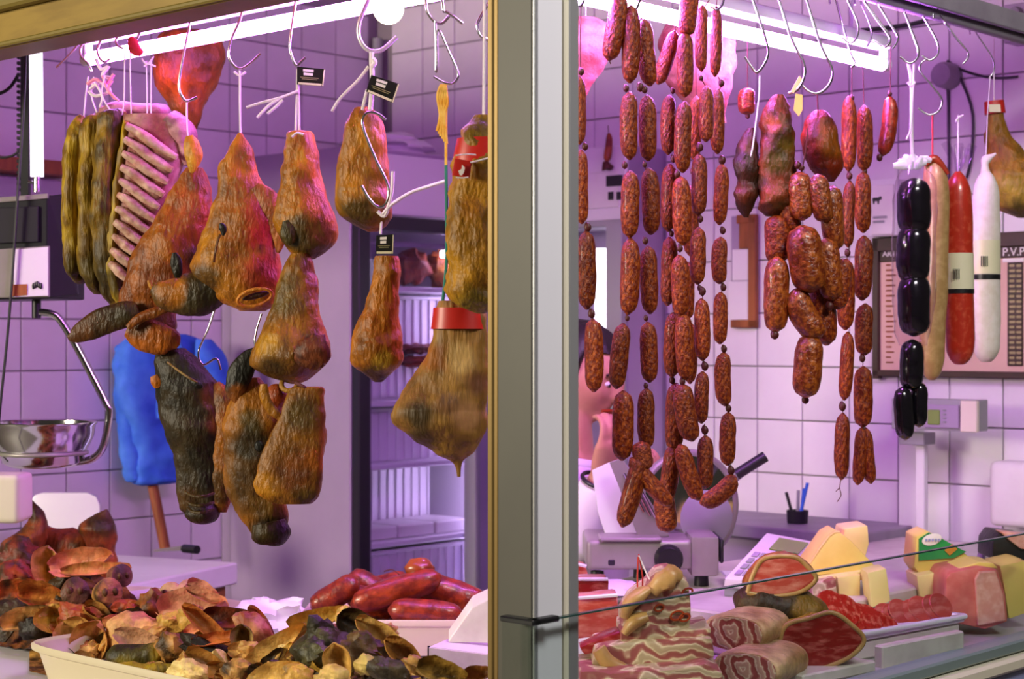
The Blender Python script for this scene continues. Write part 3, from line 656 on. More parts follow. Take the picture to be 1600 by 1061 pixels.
for lb, pp, b in (('steel hook on the first chorizo strings', [(1003, -12), (998, 6), (992, 16), (984, 14)], .2), ('steel hook on the middle chorizo strings', [(1062, -14), (1066, 4), (1074, 10), (1082, 4)], .2),
                  ('steel hook on the outer chorizo strings', [(1133, -10), (1128, 8), (1120, 15), (1111, 10)], .2), ('steel hook on the chorizo beside the post', [(915, -14), (912, 2), (906, 10), (900, 4)], .2),
                  ('steel hook on the thin paired chorizo', [(1322, 58), (1330, 85), (1336, 98), (1330, 106)], .24)):
    hook(lb, pp, RY(pp[-1][0], b), .0022)
# ================================================================== MEATS HANGING ALONG THE FASCIA SIDE
def meat(name, label, cat, st, Y, base, patches=(), var=None, m_='meat', amp=.006, ns=16, seed=1.0, dr=.75, e=2.2, part='flesh', n=40, vs=16, group=None, m=8):
    g = loft(st, Y, n, m, e, dr, amp, ns, seed)
    top = P(st[0][0], st[0][1], Y)
    t = Thing(name, label, cat, top, group); t.Y = Y
    t.body = t.part(part, g, m_, paint(g[0], base, patches, var, vs, seed)); return t
def sub(t, name, st, Y, base, patches=(), var=None, m_='meat', amp=.003, ns=20, seed=2.0, dr=.5, e=2.0, n=18, m=5, label=None, parent=None):
    g = loft(st, Y, n, m, e, dr, amp, ns, seed); return t.part(name, g, m_, paint(g[0], base, patches, var, 16, seed), parent, label)
def print_tag(t, pts, Y, par=None):
    """black price card with pale edge and printed block"""
    def q(u, v):  # bilinear in the card
        a, b, c, d = [Vector((p[0], p[1])) for p in pts]
        r = a.lerp(b, u).lerp(d.lerp(c, u), v); return (r.x, r.y)
    c = t.part('price_tag', pprism([q(0, 0), q(1, 0), q(1, 1), q(0, 1)], Y, .0012), 'card', smooth=False, label='small black printed tag')
    def pr(u0, u1, v0, v1, m_): t.part('print', pprism([q(u0, v0), q(u1, v0), q(u1, v1), q(u0, v1)], Y - .0008, .0006), m_, parent=c, smooth=False)
    pr(.22, .60, .10, .24, 'print_w'); pr(.24, .58, .30, .45, 'print_w'); pr(.12, .80, .55, .58, 'print_y'); pr(.18, .75, .64, .67, 'print_y'); pr(.05, .93, .86, .98, 'label_w'); pr(.955, 1.0, .02, .98, 'label_w')
# brown ham slab far behind the tube
t = meat('ham_slab', 'brown smoked ham slab hanging behind the glowing tube', 'ham', [(296, 48, 30), (296, 60, 48), (294, 95, 53), (290, 130, 46), (292, 165, 30), (298, 195, 14), (300, 206, 5)], LY(290) + .55, '8c4a1c', [(262, 130, 40, 'c2622c', .7), (325, 90, 30, '5e3c1e', .7)], ('6e3c18', .5), amp=.008)
cord(t, [(296, 50), (297, 0), (298, -60)], LY(290) + .55)
# rib racks
Yb = LY(215)
t = Thing('rib_rack', 'pink rack of pork ribs with yellow fat edge hung by white strings', 'ribs', P(230, 180, Yb)); t.Y = Yb
st = [(236, 180, 42, 22), (238, 200, 48, 26), (236, 250, 48, 28), (228, 300, 44, 28), (216, 350, 38, 26), (205, 400, 30, 24), (198, 440, 20, 18), (196, 462, 8, 8)]
g = loft(st, Yb, 30, 6, 3.0, amp=.004, ns=22)
t.part('flesh', g, 'pink', paint(g[0], '9c5650', [(215, 420, 45, '5e4020', .9), (250, 340, 35, '8c4c48', .6)], ('c49488', .5), 22))
for i in range(11):
    y0 = 196 + i * 21.5; x0 = 197 - i * 2.6; L = 80 - i * 4.4; dy = 50 - i * 2.0
    yy = Yb - .034
    pts = [(x0, y0, 5, 5), (x0 + L * .25, y0 + dy * .22, 7.5, 8), (x0 + L * .6, y0 + dy * .62, 8, 8), (x0 + L, y0 + dy, 5, 5)]
    gg = loft(pts, yy, 10, 4, 2, amp=.0015, ns=60, seed=i)
    t.part('rib', gg, 'pink', paint(gg[0], 'e0bca8', [], ('c08a78', .4), 60, i))
gg = loft([(200, 190, 6, 14), (193, 240, 7, 18), (186, 300, 8, 20), (178, 370, 9, 20), (176, 420, 10, 18), (190, 470, 10, 14), (200, 490, 5, 8)], Yb - .012, 14, 5, 2.4, amp=.005, ns=40)
t.part('fat_edge', gg, 'meat_v', paint(gg[0], 'b08a3a', [(185, 440, 30, '3a2c18', .8)], ('7c5c24', .5), 30), label='yellow fat edge')
gg = loft([(262, 185, 16, 20), (283, 205, 20, 20), (295, 235, 16, 18), (298, 258, 8, 10)], Yb - .01, 16, 5, 2.2, amp=.006, ns=26)
t.part('knuckle', gg, 'pink', paint(gg[0], 'c49098', [], ('8c5c64', .5), 30), label='pale knuckle of bone and fat')
for pp in ([(195, 75), (194, 155), (190, 182)], [(203, 75), (204, 130), (205, 184)], [(229, 95), (230, 182)], [(236, 95), (236, 184)]): cord(t, pp, Yb - .012, .0013)
for pp in ([(222, 92), (230, 100), (240, 88)], [(225, 104), (232, 100), (243, 104)], [(292, 160), (291, 200), (289, 245)]): cord(t, pp, Yb - .016, .0018, name='string_bow')
t.part('red_scrap', loft([(204, 58, 3, 2), (208, 66, 8, 4), (212, 76, 9, 4), (222, 84, 5, 3)], Yb - .02, 10, 3, amp=.004, ns=60), 'redtape', label='scrap of red plastic')
for j, (cx, hw, y1, c1, c2, lb, dy) in enumerate(((172, 22, 478, '86621f', '4a3412', 'dark streaked belly slab tucked against the rib rack', .02), (146, 17, 470, 'a07a30', '6c4a18', 'yellow brown belly slab, middle of three beside the ribs', .05), (121, 15, 462, 'b08a42', '76521e', 'yellow streaked belly slab, outermost beside the black scale', .08))):
    st = [(cx + 14, 172 + j * 6, 10, 20), (cx + 6, 184 + j * 8, hw, 34), (cx, 240, hw, 44), (cx - 3, 320, hw, 46), (cx - 2, 400, hw, 42), (cx + 4, y1 - 30, hw * .8, 34), (cx + 12, y1 - (0, 10, 30)[j], hw * .4, 18)]
    t = meat('belly_slab', lb, 'pork belly', st, Yb + dy, c1, [(cx, 430, 50, '2e2416', .75)], (c2, .8), 'meat_v', .008, 20, j + .3, e=3.0, vs=34)
    x = (160, 143, 134)[j]
    cord(t, [(x + 4, 120), (x, 150), (cx + 10, 186)], Yb + dy - .02, .0016)
    if j == 1:
        for q, pp in enumerate(([(150, 92), (158, 108), (170, 104), (160, 118), (176, 122)], [(136, 132), (150, 124), (164, 132), (178, 116)], [(140, 140), (156, 130), (172, 142), (150, 150), (138, 142)], [(160, 118), (168, 140), (180, 155)], [(148, 128), (160, 150), (156, 168)], [(176, 126), (170, 140), (186, 158)])):
            cord(t, pp, Yb + dy - .03 - q * .003, .0034 if q < 3 else .0024, 'string_p' if q % 2 else 'string', 'string_bundle')
t = meat('rib_rack', 'pale pink rib rack end peeping out behind the front ribs', 'ribs', [(158, 172, 8, 14), (170, 176, 16, 24), (195, 174, 14, 26), (225, 173, 11, 26), (255, 174, 10, 24), (263, 176, 5, 14)], Yb + .045, 'c4909c', [], ('a87078', .5), 'pink', amp=.004)
sub(t, 'flesh_flap', [(172, 178, 12), (182, 200, 26), (184, 225, 20), (182, 245, 8)], Yb + .01, 'b87c88', [], ('8c5458', .5), 'pink')
# pig face with long ear
Yh = LY(255) - .05
DK = '2e2418'; OR = '9a5020'; RD = '8e3a30'
t = meat('smoked_pig_mask', 'flattened orange pig face with a long dark ear beside the ribs', 'pig head', [(302, 262, 14), (300, 285, 26), (292, 320, 38), (278, 360, 50), (262, 400, 56), (246, 440, 54), (232, 475, 46), (236, 505, 40), (246, 522, 30), (250, 532, 12)], Yh, OR,
         [(318, 330, 40, 'a04a40', .8), (312, 400, 34, DK, .85), (300, 370, 24, RD, .7), (215, 500, 34, DK, .8), (260, 510, 34, DK, .7), (250, 380, 30, 'a05a1c', .6)], ('7a3a16', .45), amp=.008, seed=4, dr=.55)
cord(t, [(292, 160), (293, 205), (298, 245), (301, 268)], Yh - .01, .0015)
e1 = sub(t, 'ear', [(215, 482, 12), (195, 490, 20), (165, 500, 22), (135, 515, 18), (115, 525, 11), (106, 526, 3)], Yh - .04, '5a3018', [(190, 495, 26, DK, .8)], ('3e2616', .5), dr=.4, label='long dark brown ear')
sub(t, 'ear', [(200, 512, 14), (220, 520, 24), (245, 528, 26), (268, 534, 20), (278, 542, 5)], Yh - .055, 'a4541e', [(215, 508, 22, DK, .7)], ('7a3c14', .5), dr=.45, label='broad orange ear flap')
sub(t, 'ear_fold', [(200, 512, 5), (222, 495, 8), (250, 486, 7), (275, 478, 4)], Yh - .075, 'a4602c', [], ('7a3c14', .5), dr=.7)
t.part('eye_rim', tube([P(x, y, Yh - .062) for x, y in ((233, 438), (236, 448), (244, 454), (256, 454), (272, 452), (290, 446))], .0038, 8, 4), 'meat', paint(tube([P(x, y, Yh - .062) for x, y in ((233, 438), (236, 448), (244, 454), (256, 454), (272, 452), (290, 446))], .0038, 8, 4)[0], 'c48050'), label='pale curled rim')
sub(t, 'eye', [(272, 395, 3), (275, 410, 9), (277, 425, 8), (277, 435, 3)], Yh - .068, '1c1614', dr=.4, label='dark sunken eye')
sub(t, 'ear_tip', [(296, 212, 5), (299, 228, 12), (302, 245, 13), (301, 262, 8), (299, 270, 3)], Yh - .02, 'd89a5c', [], ('c07e44', .5), dr=.5, label='pale orange ear tip')
# pointed pig face
Yh = LY(370) - .02
t = meat('smoked_pig_mask', 'pointed orange pig face with raw red flesh on one side', 'pig head', [(375, 208, 4), (375, 225, 14), (375, 250, 24), (374, 280, 33), (378, 315, 46), (379, 350, 55), (373, 390, 66), (370, 425, 70), (380, 455, 56), (390, 475, 40), (396, 486, 18)], Yh, 'b06a2a',
         [(410, 370, 40, 'b83458', .95), (412, 420, 40, 'b04050', .95), (405, 330, 30, 'a83c50', .9), (408, 388, 14, '5c2838', .9), (420, 300, 30, 'a06050', .7), (330, 380, 36, 'bc7a34', .6), (318, 440, 34, DK, .8), (385, 245, 24, '6e3c18', .6), (345, 300, 20, '7c4a1c', .5)], ('965422', .4), amp=.007, seed=7, dr=.55)
cord(t, [(375, 110), (375, 160), (376, 214)], Yh, .002); cord(t, [(366, 112), (375, 118), (384, 112)], Yh, .0022, name='string_bow')
sub(t, 'jowl', [(352, 420, 16), (338, 440, 28), (312, 458, 34), (284, 466, 30), (258, 458, 22), (238, 450, 8)], Yh - .01, '5a3a1c', [(320, 470, 50, DK, .85), (268, 450, 30, 'a86020', .8)], ('3e2a18', .5), dr=.6, amp=.006, label='dark hairy jowl')
sub(t, 'cheek_flap', [(400, 290, 10), (418, 312, 18), (430, 340, 16), (436, 375, 9), (434, 395, 3)], Yh - .02, 'a8605c', [], ('8c4440', .5), dr=.35)
t.part('eye', *(lambda g: (g, 'meat', paint(g[0], '1a1210')))(loft([(344, 349, 2), (347, 354, 6), (349, 361, 5), (348, 368, 2)], Yh - .098, 12, 3, dr=.5)), label='dark narrow eye')
gg = tube([P(x, y, Yh - .088) for x, y in ((344, 366), (338, 385), (334, 410))], .0022, 7, 4); t.part('eye_crease', gg, 'meat', paint(gg[0], '6a3c1a'))
gg = ring(P(398, 465, Yh - .062), 27 * Yh / F, .0032, Vector((.96, 0, .24)), Vector((-.2, -.35, .9)).normalized(), 26, 8, 13 * Yh / F)
sn = t.part('snout_rim', gg, 'meat', paint(gg[0], 'c87a50', var=('b0583c', .5), vs=40), label='pale rim of the open mouth')
gg = blob(P(400, 462, Yh - .055), 22 * Yh / F, .006, 5 * Yh / F, 16, 8, Euler((0, -.25, 0)).to_matrix()); t.part('mouth', gg, 'meat', paint(gg[0], '3a1614'), label='dark open mouth')
# first cut shank with dark end
def shank(label, st, Y, patches, base='b8742e', var=('9a5820', .4), seed=1, cords=(), **k):
    t = meat('pork_shank', label, 'shank', st, Y, base, patches, var, seed=seed, **k)
    for pp in cords: cord(t, pp, Y - .004, .0021)
    return t
Y1 = LY(470)
t = shank('golden pork shank with the first black tag and dark cut end', [(470, 205, 17), (470, 212, 22), (471, 240, 26), (472, 275, 31), (474, 310, 38), (477, 340, 46), (480, 362, 47), (482, 380, 41), (481, 394, 28), (480, 405, 10)], Y1,
          [(480, 368, 46, '3e3028', .9), (500, 360, 24, '7a4a4c', .8), (455, 372, 20, '2a2018', .8), (476, 250, 26, 'c98a3c', .6), (490, 320, 26, 'b4602c', .5)], seed=2, cords=([(465, 108), (464, 150), (462, 205)], [(466, 135), (467, 170), (468, 208)]))
sub(t, 'bone_end', [(446, 345, 5), (450, 358, 12), (452, 372, 11), (450, 382, 4)], Y1 - .034, '4a3c28', [], ('2a2018', .5), label='dark cut bone end')
for pp in ([(466, 142), (440, 152), (410, 160), (385, 168)], [(440, 152), (420, 165), (402, 184)], [(442, 156), (432, 166), (418, 178)]): cord(t, pp, Y1 - .008, .0026, name='string_tail')
cord(t, [(456, 214), (464, 208), (474, 210)], Y1 - .06, .002, name='string_tail')
print_tag(t, [(464, 104), (508, 108), (505, 135), (464, 132)], Y1 - .012)
# second shank
Y2 = LY(567) - .01
t = shank('golden pork shank below the tilted black tag and white twine', [(568, 168, 16), (568, 180, 24), (567, 205, 32), (566, 245, 38), (565, 285, 42), (567, 315, 44), (573, 338, 38), (578, 352, 26), (582, 362, 8)], Y2,
          [(560, 340, 40, '3a2c1c', .9), (598, 335, 26, '6a4a44', .7), (586, 280, 26, '8c5a3c', .6), (575, 215, 22, 'c48238', .6), (545, 230, 20, 'a8641c', .5)], seed=5)
cord(t, [(581, 82), (581, 100), (582, 130), (579, 172)], Y2 - .02, .0042, label='thick white twine'); cord(t, [(583, 92), (586, 98), (582, 104)], Y2 - .024, .004, name='string_knot')
for pp in ([(576, 104), (560, 125), (545, 140), (530, 156), (519, 174)], [(574, 140), (570, 155), (566, 172)]): cord(t, pp, Y2 - .02, .0026, name='string_tail')
print_tag(t, [(580, 117), (624, 131), (614, 161), (572, 143)], Y2 - .028)
# granular shank
Y3 = LY(458) - .03
t = shank('dark golden shank with a granular red cut face, below the first shank', [(468, 396, 16), (466, 412, 24), (464, 440, 30), (462, 470, 35), (458, 505, 44), (455, 535, 56), (454, 556, 61), (450, 572, 54), (452, 586, 36), (458, 596, 16), (460, 600, 5)], Y3,
          [(490, 548, 30, '6a3034', .95), (440, 470, 34, '5a4426', .8), (425, 580, 36, '2c2014', .8), (418, 540, 24, 'b8802c', .8), (480, 450, 26, '8a4a24', .6), (455, 440, 20, '4a3a24', .7)], base='a0642a', var=('7c4c20', .5), seed=9)
gg = blob(P(488, 550, Y3 - .058), 27 * Y3 / F, .010, 27 * Y3 / F, 18, 10, amp=.3, ns=3, seed=2); t.part('cut_face', gg, 'meat_s', paint(gg[0], '7a3a3c', var=('4a1c20', .6), vs=120), label='granular dark red cut face')
gg = ring(P(452, 600, Y3 - .01), .013, .0045, Vector((1, 0, 0)), Vector((0, .5, .86)), 16, 8); t.part('bone_ring', gg, 'meat', paint(gg[0], 'b07a68'), label='round bone end')
# small shank with tag
Y4 = LY(592)
t = shank('small golden shank hanging below the small black tag', [(604, 400, 15), (604, 410, 18), (602, 440, 21), (598, 475, 27), (592, 510, 34), (587, 540, 41), (587, 560, 41), (588, 574, 34), (590, 586, 20), (591, 597, 6)], Y4,
          [(585, 588, 34, '2a1e12', .9), (600, 565, 26, 'a8824a', .8), (575, 500, 24, 'a85a1c', .6), (610, 440, 14, '9a5420', .5)], base='b0662a', seed=11, cords=([(597, 320), (596, 345), (595, 366)],))
for pp in ([(598, 335), (612, 320), (640, 302), (668, 292), (700, 282)], [(604, 332), (612, 300), (614, 268)], [(590, 330), (600, 338), (606, 328)]): cord(t, pp, Y4 - .02, .003, name='string_tail')
print_tag(t, [(588, 368), (615, 366), (614, 397), (587, 397)], Y4 - .015)
# big ham leg and shoulder by the post, red cloth bands
Y5 = LY(700) + .03
t = meat('cured_ham', 'big streaked ham leg with a red band at its neck', 'ham', [(718, 470, 34), (717, 500, 39), (714, 540, 44), (707, 575, 52), (697, 608, 63), (687, 636, 73), (686, 656, 74), (694, 676, 62), (703, 694, 44), (711, 708, 27), (714, 719, 11), (716, 729, 5), (717, 745, 3)], Y5, 'a0793c',
         [(650, 650, 34, '3c3420', .85), (678, 560, 26, 'a8641c', .8), (722, 560, 26, 'c8a870', .85), (750, 600, 26, '6e4434', .8), (700, 630, 22, '7a5440', .7), (660, 690, 34, '2c2416', .8), (730, 650, 30, 'b88a68', .7), (700, 700, 30, '8c6c28', .6)], ('84602e', .5), 'pink_v', .008, 14, 3, e=2.3, dr=.62)
gg = loft([(716, 481, 39), (717, 497, 41.5), (717, 514, 44)], Y5, 30, 4, 2.2, .78); bd = t.part('cloth_band', gg, 'red', label='red cloth band')
def flame(t, x, y, s, Y, par):
    t.part('emblem', pprism([(x - s * .35, y + s), (x - s * .6, y + s * .3), (x - s * .1, y), (x, y - s * .7), (x + s * .45, y - s * .2), (x + s * .3, y + s * .5), (x, y + s)], Y, .001), 'print_w', parent=par, smooth=False)
flame(t, 694, 494, 7, Y5 - .026, bd)
cord(t, [(697, 160), (697, 260)], Y5, .0024, 'string_y'); cord(t, [(697, 258), (698, 400), (692, 470)], Y5, .0026, 'string_g', label='green twine')
for q in range(6): cord(t, [(690 + q % 3 * 3, 132), (684 + q * 3, 150 + q * 2), (688 + (q * 5) % 9, 180), (683 + q * 3, 205 + q * 4)], Y5 - .01, .0026, 'string_y', 'twine_tassel')
Y6 = LY(748) - .03
t = meat('pork_shoulder', 'golden pork shoulder half hidden by the corner post', 'ham', [(756, 180, 14), (756, 192, 24), (754, 220, 40), (750, 260, 44), (748, 310, 47), (746, 370, 50), (744, 420, 49), (746, 455, 42), (750, 478, 28), (752, 490, 8)], Y6, 'b07830',
         [(752, 200, 30, '6a5424', .8), (745, 480, 40, '6a5a34', .8), (765, 250, 26, '8c6c34', .6), (735, 330, 26, 'b0682a', .5)], ('94621f', .5), amp=.009, ns=22, seed=13)
gg = loft([(756, 217, 42), (754, 240, 45), (753, 256, 46.5)], Y6, 30, 4, 2.2, .8); bd = t.part('cloth_band', gg, 'red', label='red cloth band'); gg = loft([(724, 250, 14, 3), (722, 262, 14, 3), (720, 276, 14, 3)], Y6 - .047, 14, 3, 4); t.part('band_flap', gg, 'red', parent=bd)
cord(t, [(757, -90), (757, 0), (756, 184)], Y6, .0024)
flame(t, 722, 264, 10, Y6 - .053, bd)
cord(t, [(712, 243), (730, 241), (744, 242)], Y6 - .05, .0012, name='band_seam', parent=bd); cord(t, [(712, 277), (722, 278), (732, 277)], Y6 - .052, .0012, name='band_seam', parent=bd); cord(t, [(735, 254), (752, 250), (766, 246)], Y6 - .052, .0014, name='band_seam', parent=bd)
# lower dark faces
Y7 = LY(300) - .02
t = meat('smoked_pig_mask', 'dark brown smoked pig face in front of the blue coat', 'pig head', [(272, 544, 20), (275, 556, 32), (286, 585, 42), (296, 615, 48), (305, 655, 52), (309, 700, 44), (312, 740, 37), (315, 770, 36), (317, 795, 30), (318, 812, 14)], Y7, '33241a',
         [(350, 660, 34, '8a4a1c', .9), (335, 620, 24, '6e3a20', .7), (290, 780, 22, '5a3414', .5), (340, 770, 20, '4a2c1c', .5), (300, 570, 30, '20160e', .6)], ('1f1712', .5), 'meat_s', .007, 16, 17, dr=.6)
sub(t, 'cheek', [(335, 600, 8), (350, 630, 24), (358, 670, 30), (352, 720, 24), (346, 770, 18), (344, 800, 10)], Y7 - .012, '94541f', [(345, 760, 30, '3a2818', .8)], ('5a3218', .5), dr=.6)
sub(t, 'eye', [(296, 592, 2), (304, 598, 7), (312, 603, 5), (316, 606, 2)], Y7 - .072, '100c0a', dr=.5, label='closed dark eye')
for q, y in enumerate((772, 786, 797)):
    gg = tube([P(290 + q * 2, y - 3, Y7 - .045), P(302, y + 3, Y7 - .062), P(318, y + 4, Y7 - .066), P(334, y - 1, Y7 - .05)], .0028, 7, 4); t.part('snout_fold', gg, 'meat_s', paint(gg[0], '4a3420'))
sub(t, 'snout', [(316, 786, 20), (316, 802, 27), (316, 814, 20), (316, 819, 6)], Y7 - .012, '2a1c14', [], ('140e0a', .5), 'meat_s', dr=.9, label='dark wrinkled snout')
gg = tube([P(262, 566, Y7 - .05), P(280, 580, Y7 - .068), P(298, 592, Y7 - .078), P(314, 600, Y7 - .07)], .002, 7, 4); t.part('brow_crease', gg, 'meat_s', paint(gg[0], '7a5a34'))
sub(t, 'ear_tag', [(240, 587, 5), (244, 597, 9), (246, 606, 5)], Y7 - .02, 'b8621c', dr=.4, label='round orange scrap of ear')
Y8 = LY(400) - .05
t = meat('smoked_pig_mask', 'orange and dark pig face with one dark ear, lowest of the faces', 'pig head', [(392, 590, 14), (394, 610, 28), (398, 640, 44), (398, 675, 50), (395, 710, 45), (394, 745, 42), (402, 780, 42), (412, 810, 38), (420, 835, 28), (424, 850, 10)], Y8, 'a05e1e',
         [(392, 700, 44, '2a2012', .95), (385, 745, 40, '4a3014', .85), (425, 830, 44, '1c140c', .95), (395, 660, 24, '4a3a22', .8), (380, 780, 34, '4a3014', .7), (430, 650, 26, 'a05c1c', .7), (415, 790, 30, '6a4818', .7)], ('6a3e16', .5), 'meat_s', .008, 15, 21, dr=.6)
sub(t, 'ear', [(404, 545, 4), (390, 560, 13), (376, 585, 20), (368, 610, 16), (372, 630, 6)], Y8 - .02, '241c14', [(368, 618, 22, '9a5018', .8)], ('14100c', .5), 'meat_s', dr=.4, label='dark curled ear')
sub(t, 'ear', [(412, 600, 5), (414, 620, 8), (424, 640, 8), (438, 652, 6), (446, 660, 3)], Y8 - .06, 'a86a2c', [], ('8a4e1c', .5), dr=.6, label='orange ear rim')
gg = blob(P(432, 620, Y8 - .03), .018, .012, .022, 14, 9, amp=.2, ns=3); t.part('ear_hollow', gg, 'meat', paint(gg[0], 'a8441c', var=('7a2c14', .5), vs=60))
gg = blob(P(405, 697, Y8 - .087), .008, .004, .010, 12, 8); t.part('eye', gg, 'meat', paint(gg[0], '0c0806'), label='small black eye')
gg = None and ring(P(404, 698, Y8 - .083), .013, .0035, Vector((1, 0, 0)), Vector((0, .1, 1)), 18, 7, .009); pass
sub(t, 'snout', [(420, 815, 26), (424, 835, 30), (426, 848, 20), (426, 853, 6)], Y8 - .012, '3a2814', [], ('1c140c', .5), 'meat_s', dr=.9, label='blackened snout')
Y9 = LY(452) - .07
t = meat('pork_cheek', 'brown square cut pork cheek below the granular shank', 'pork cheek', [(480, 604, 20), (479, 610, 26), (473, 640, 34), (464, 685, 42), (455, 725, 49), (451, 755, 51), (452, 774, 46), (458, 787, 28)], Y9, '8a5426',
         [(472, 650, 34, '4a3a26', .8), (460, 740, 44, '6e3420', .8), (415, 760, 26, 'b07024', .8), (495, 720, 20, 'a8582c', .7), (480, 778, 26, '4a381c', .7)], ('70421c', .5), amp=.006, ns=18, seed=23, e=4, dr=.42)
gg = tube([P(462, 598, Y9), P(474, 604, Y9 - .01), P(486, 612, Y9)], .003, 7, 4); t.part('string', gg, 'string_d')
# ================================================================== SAUSAGES
def link_mesh(bend, seed, material, pw=4.6, lump=.07, nm='sausage'):
    n, m = 16, 14; V = []; Fc = []
    for i in range(m + 1):
        t = -.5 + i / m; r = .5 * max(0.0, 1 - abs(2 * t) ** pw) ** .5
        r = max(r, .07); x = bend * (.25 - t * t) * 1.6
        for k in range(n):
            a = 2 * math.pi * k / n
            q = Vector((math.cos(a) * 1.4, math.sin(a) * 1.4, t * 5 + seed * 3.1)); s = 1 + lump * mnoise.fractal(q, 1.0, 2.0, 3)
            V.append(Vector((r * math.cos(a) * s + x, r * math.sin(a) * s, t)))
    for i in range(m):
        for k in range(n):
            k2 = (k + 1) % n; Fc.append((i * n + k, (i + 1) * n + k, (i + 1) * n + k2, i * n + k2))
    V += [Vector((0, 0, -.5)), Vector((0, 0, .5))]; c0, c1 = len(V) - 2, len(V) - 1
    for k in range(n):
        k2 = (k + 1) % n; Fc.append((c0, k, k2)); Fc.append((c1, m * n + k2, m * n + k))
    return mesh_of(nm, (V, Fc), Vector((0, 0, 0)), material)
LINKS = {}
def get_link(material, bend, seed):
    key = (material, round(bend, 2), seed)
    if key not in LINKS: LINKS[key] = link_mesh(bend, seed, material)
    return LINKS[key]
KNOT = mesh_of('knot', blob((0, 0, 0), 1, 1, 1.05, 10, 7, amp=.25, ns=1.6, seed=4), Vector((0, 0, 0)), 'knot')
def place_link(t, x0, y0, x1, y1, w, Y, material='sausage', bend=0.0, seed=0, dy=0.0, parent=None, name='sausage', label=None):
    p0, p1 = P(x0, y0, Y), P(x1, y1, Y + dy); d = p0 - p1; L = d.length; z = d.normalized()
    X = Vector((1, 0, 0)); X = (X - z * X.dot(z)).normalized(); Yx = z.cross(X)
    m = Matrix((X * (w * Y / F), Yx * (w * Y / F), z * L)).transposed().to_4x4(); m.translation = (p0 + p1) / 2
    return t.inst(name, get_link(material, bend, seed), m, parent, label)
def knot(t, x, y, r, Y, s=1.0):
    k = r * Y / F; m = Matrix.Diagonal((k, k, k * s, 1)); m.translation = P(x, y, Y); return t.inst('knot', KNOT, m)
def chain(label, links, knots=(), threads=(), b=.2, dy=0.0, material='sausage', name='chorizo_string', group=None, seed0=0):
    px = sum(l[0] for l in links) / len(links); Y = RY(px, b) + dy
    t = Thing(name, label, 'sausages', P(links[0][0], links[0][1], Y), group); t.Y = Y
    for i, l in enumerate(links):
        bd = l[5] if len(l) > 5 else (((i * 7 + seed0 * 3) % 5) - 2) * .07
        zz = l[6] if len(l) > 6 else 0.0
        place_link(t, l[0], l[1], l[2], l[3], l[4], Y + zz, material, bd, (i + seed0) % 4)
    for k in knots: knot(t, k[0], k[1], k[2], Y, 1.2)
    for pp in threads: cord(t, pp, Y, .0009, 'string_d', 'thread')
    return t
chain('long chorizo string hanging beside the post, nearest to it', [(905, 118, 906, 226, 20), (908, 234, 909, 350, 24), (916, 360, 917, 484, 30), (926, 498, 928, 613, 30)], [(908, 112, 5), (914, 229, 5), (918, 355, 6), (924, 490, 6)],
      [[(908, -20), (907, 60), (907, 110)], [(924, 486), (927, 500)]], .2, -.01, seed0=1)
chain('second chorizo string from the post, ending in a fat crooked link', [(970, -8, 951, 95, 31, .1), (986, 8, 984, 130, 29), (984, 143, 984, 250, 28), (985, 266, 984, 372, 29), (985, 372, 981, 492, 31), (974, 505, 963, 608, 29), (974, 610, 972, 720, 34)],
      [(978, 138, 5), (976, 258, 5), (980, 497, 4)], [[(980, -20), (984, 10)], [(952, 94), (954, 100)]], .2, 0, seed0=2)
chain('third chorizo string from the post, paired with the second', [(1006, 30, 1016, 135, 29), (1011, 148, 1013, 252, 28), (1014, 262, 1017, 367, 29), (1013, 384, 1016, 491, 28), (1012, 503, 1015, 598, 28), (1010, 606, 1011, 702, 27)],
      [(1000, 136, 6), (1007, 140, 5), (1007, 257, 4), (1008, 376, 5), (1009, 497, 4), (1009, 603, 4), (1014, 706, 4)], [[(996, 8), (1004, 32)], [(1007, 252), (1009, 266)], [(1009, 492), (1011, 506)]], .2, -.015, seed0=0)
chain('crossed pair of chorizo links tied at the foot of the second and third strings', [(1006, 706, 972, 824, 31, .0), (985, 715, 1050, 790, 27, -.25), (1008, 735, 1000, 690, 30, 0)], [], [], .2, -.045, seed0=3)
chain('dark chorizo string behind the middle strings', [(1055, 48, 1028, 132, 24), (1046, 148, 1044, 242, 24), (1047, 256, 1044, 362, 26), (1046, 370, 1043, 478, 26), (1052, 488, 1050, 590, 27), (1056, 598, 1052, 704, 31), (1052, 695, 1038, 790, 28, .15), (1036, 768, 1044, 832, 34)],
      [(1051, 142, 4), (1052, 248, 5), (1049, 365, 4), (1050, 594, 5)], [[(1062, 10), (1054, 50)]], .225, .0, seed0=1)
chain('fat middle chorizo string with a white thread', [(1080, -15, 1072, 56, 30), (1070, 50, 1070, 152, 27), (1070, 158, 1067, 270, 27), (1063, 275, 1068, 384, 30), (1061, 398, 1063, 495, 29), (1068, 490, 1072, 594, 29), (1066, 600, 1082, 690, 34, -.2), (1062, 694, 1092, 782, 28, -.15)],
      [(1062, 388, 5), (1058, 272, 5), (1066, 596, 5)], [[(1078, -20), (1074, 0)]], .195, -.02, seed0=2)
chain('narrow chorizo string, third from the outer side, of small links', [(1098, 8, 1096, 112, 20), (1104, 134, 1103, 222, 24), (1092, 240, 1091, 337, 25), (1092, 355, 1090, 445, 25), (1096, 466, 1098, 564, 25), (1098, 580, 1096, 662, 23), (1102, 680, 1102, 764, 26)],
      [(1095, 122, 4), (1093, 230, 6), (1094, 342, 5), (1093, 450, 4), (1097, 455, 6), (1101, 572, 6), (1101, 672, 6)], [[(1108, 0), (1100, 12)], [(1097, 125), (1103, 136)], [(1101, 662), (1101, 684)], [(1097, 450), (1098, 466)]], .2, -.005, seed0=0)
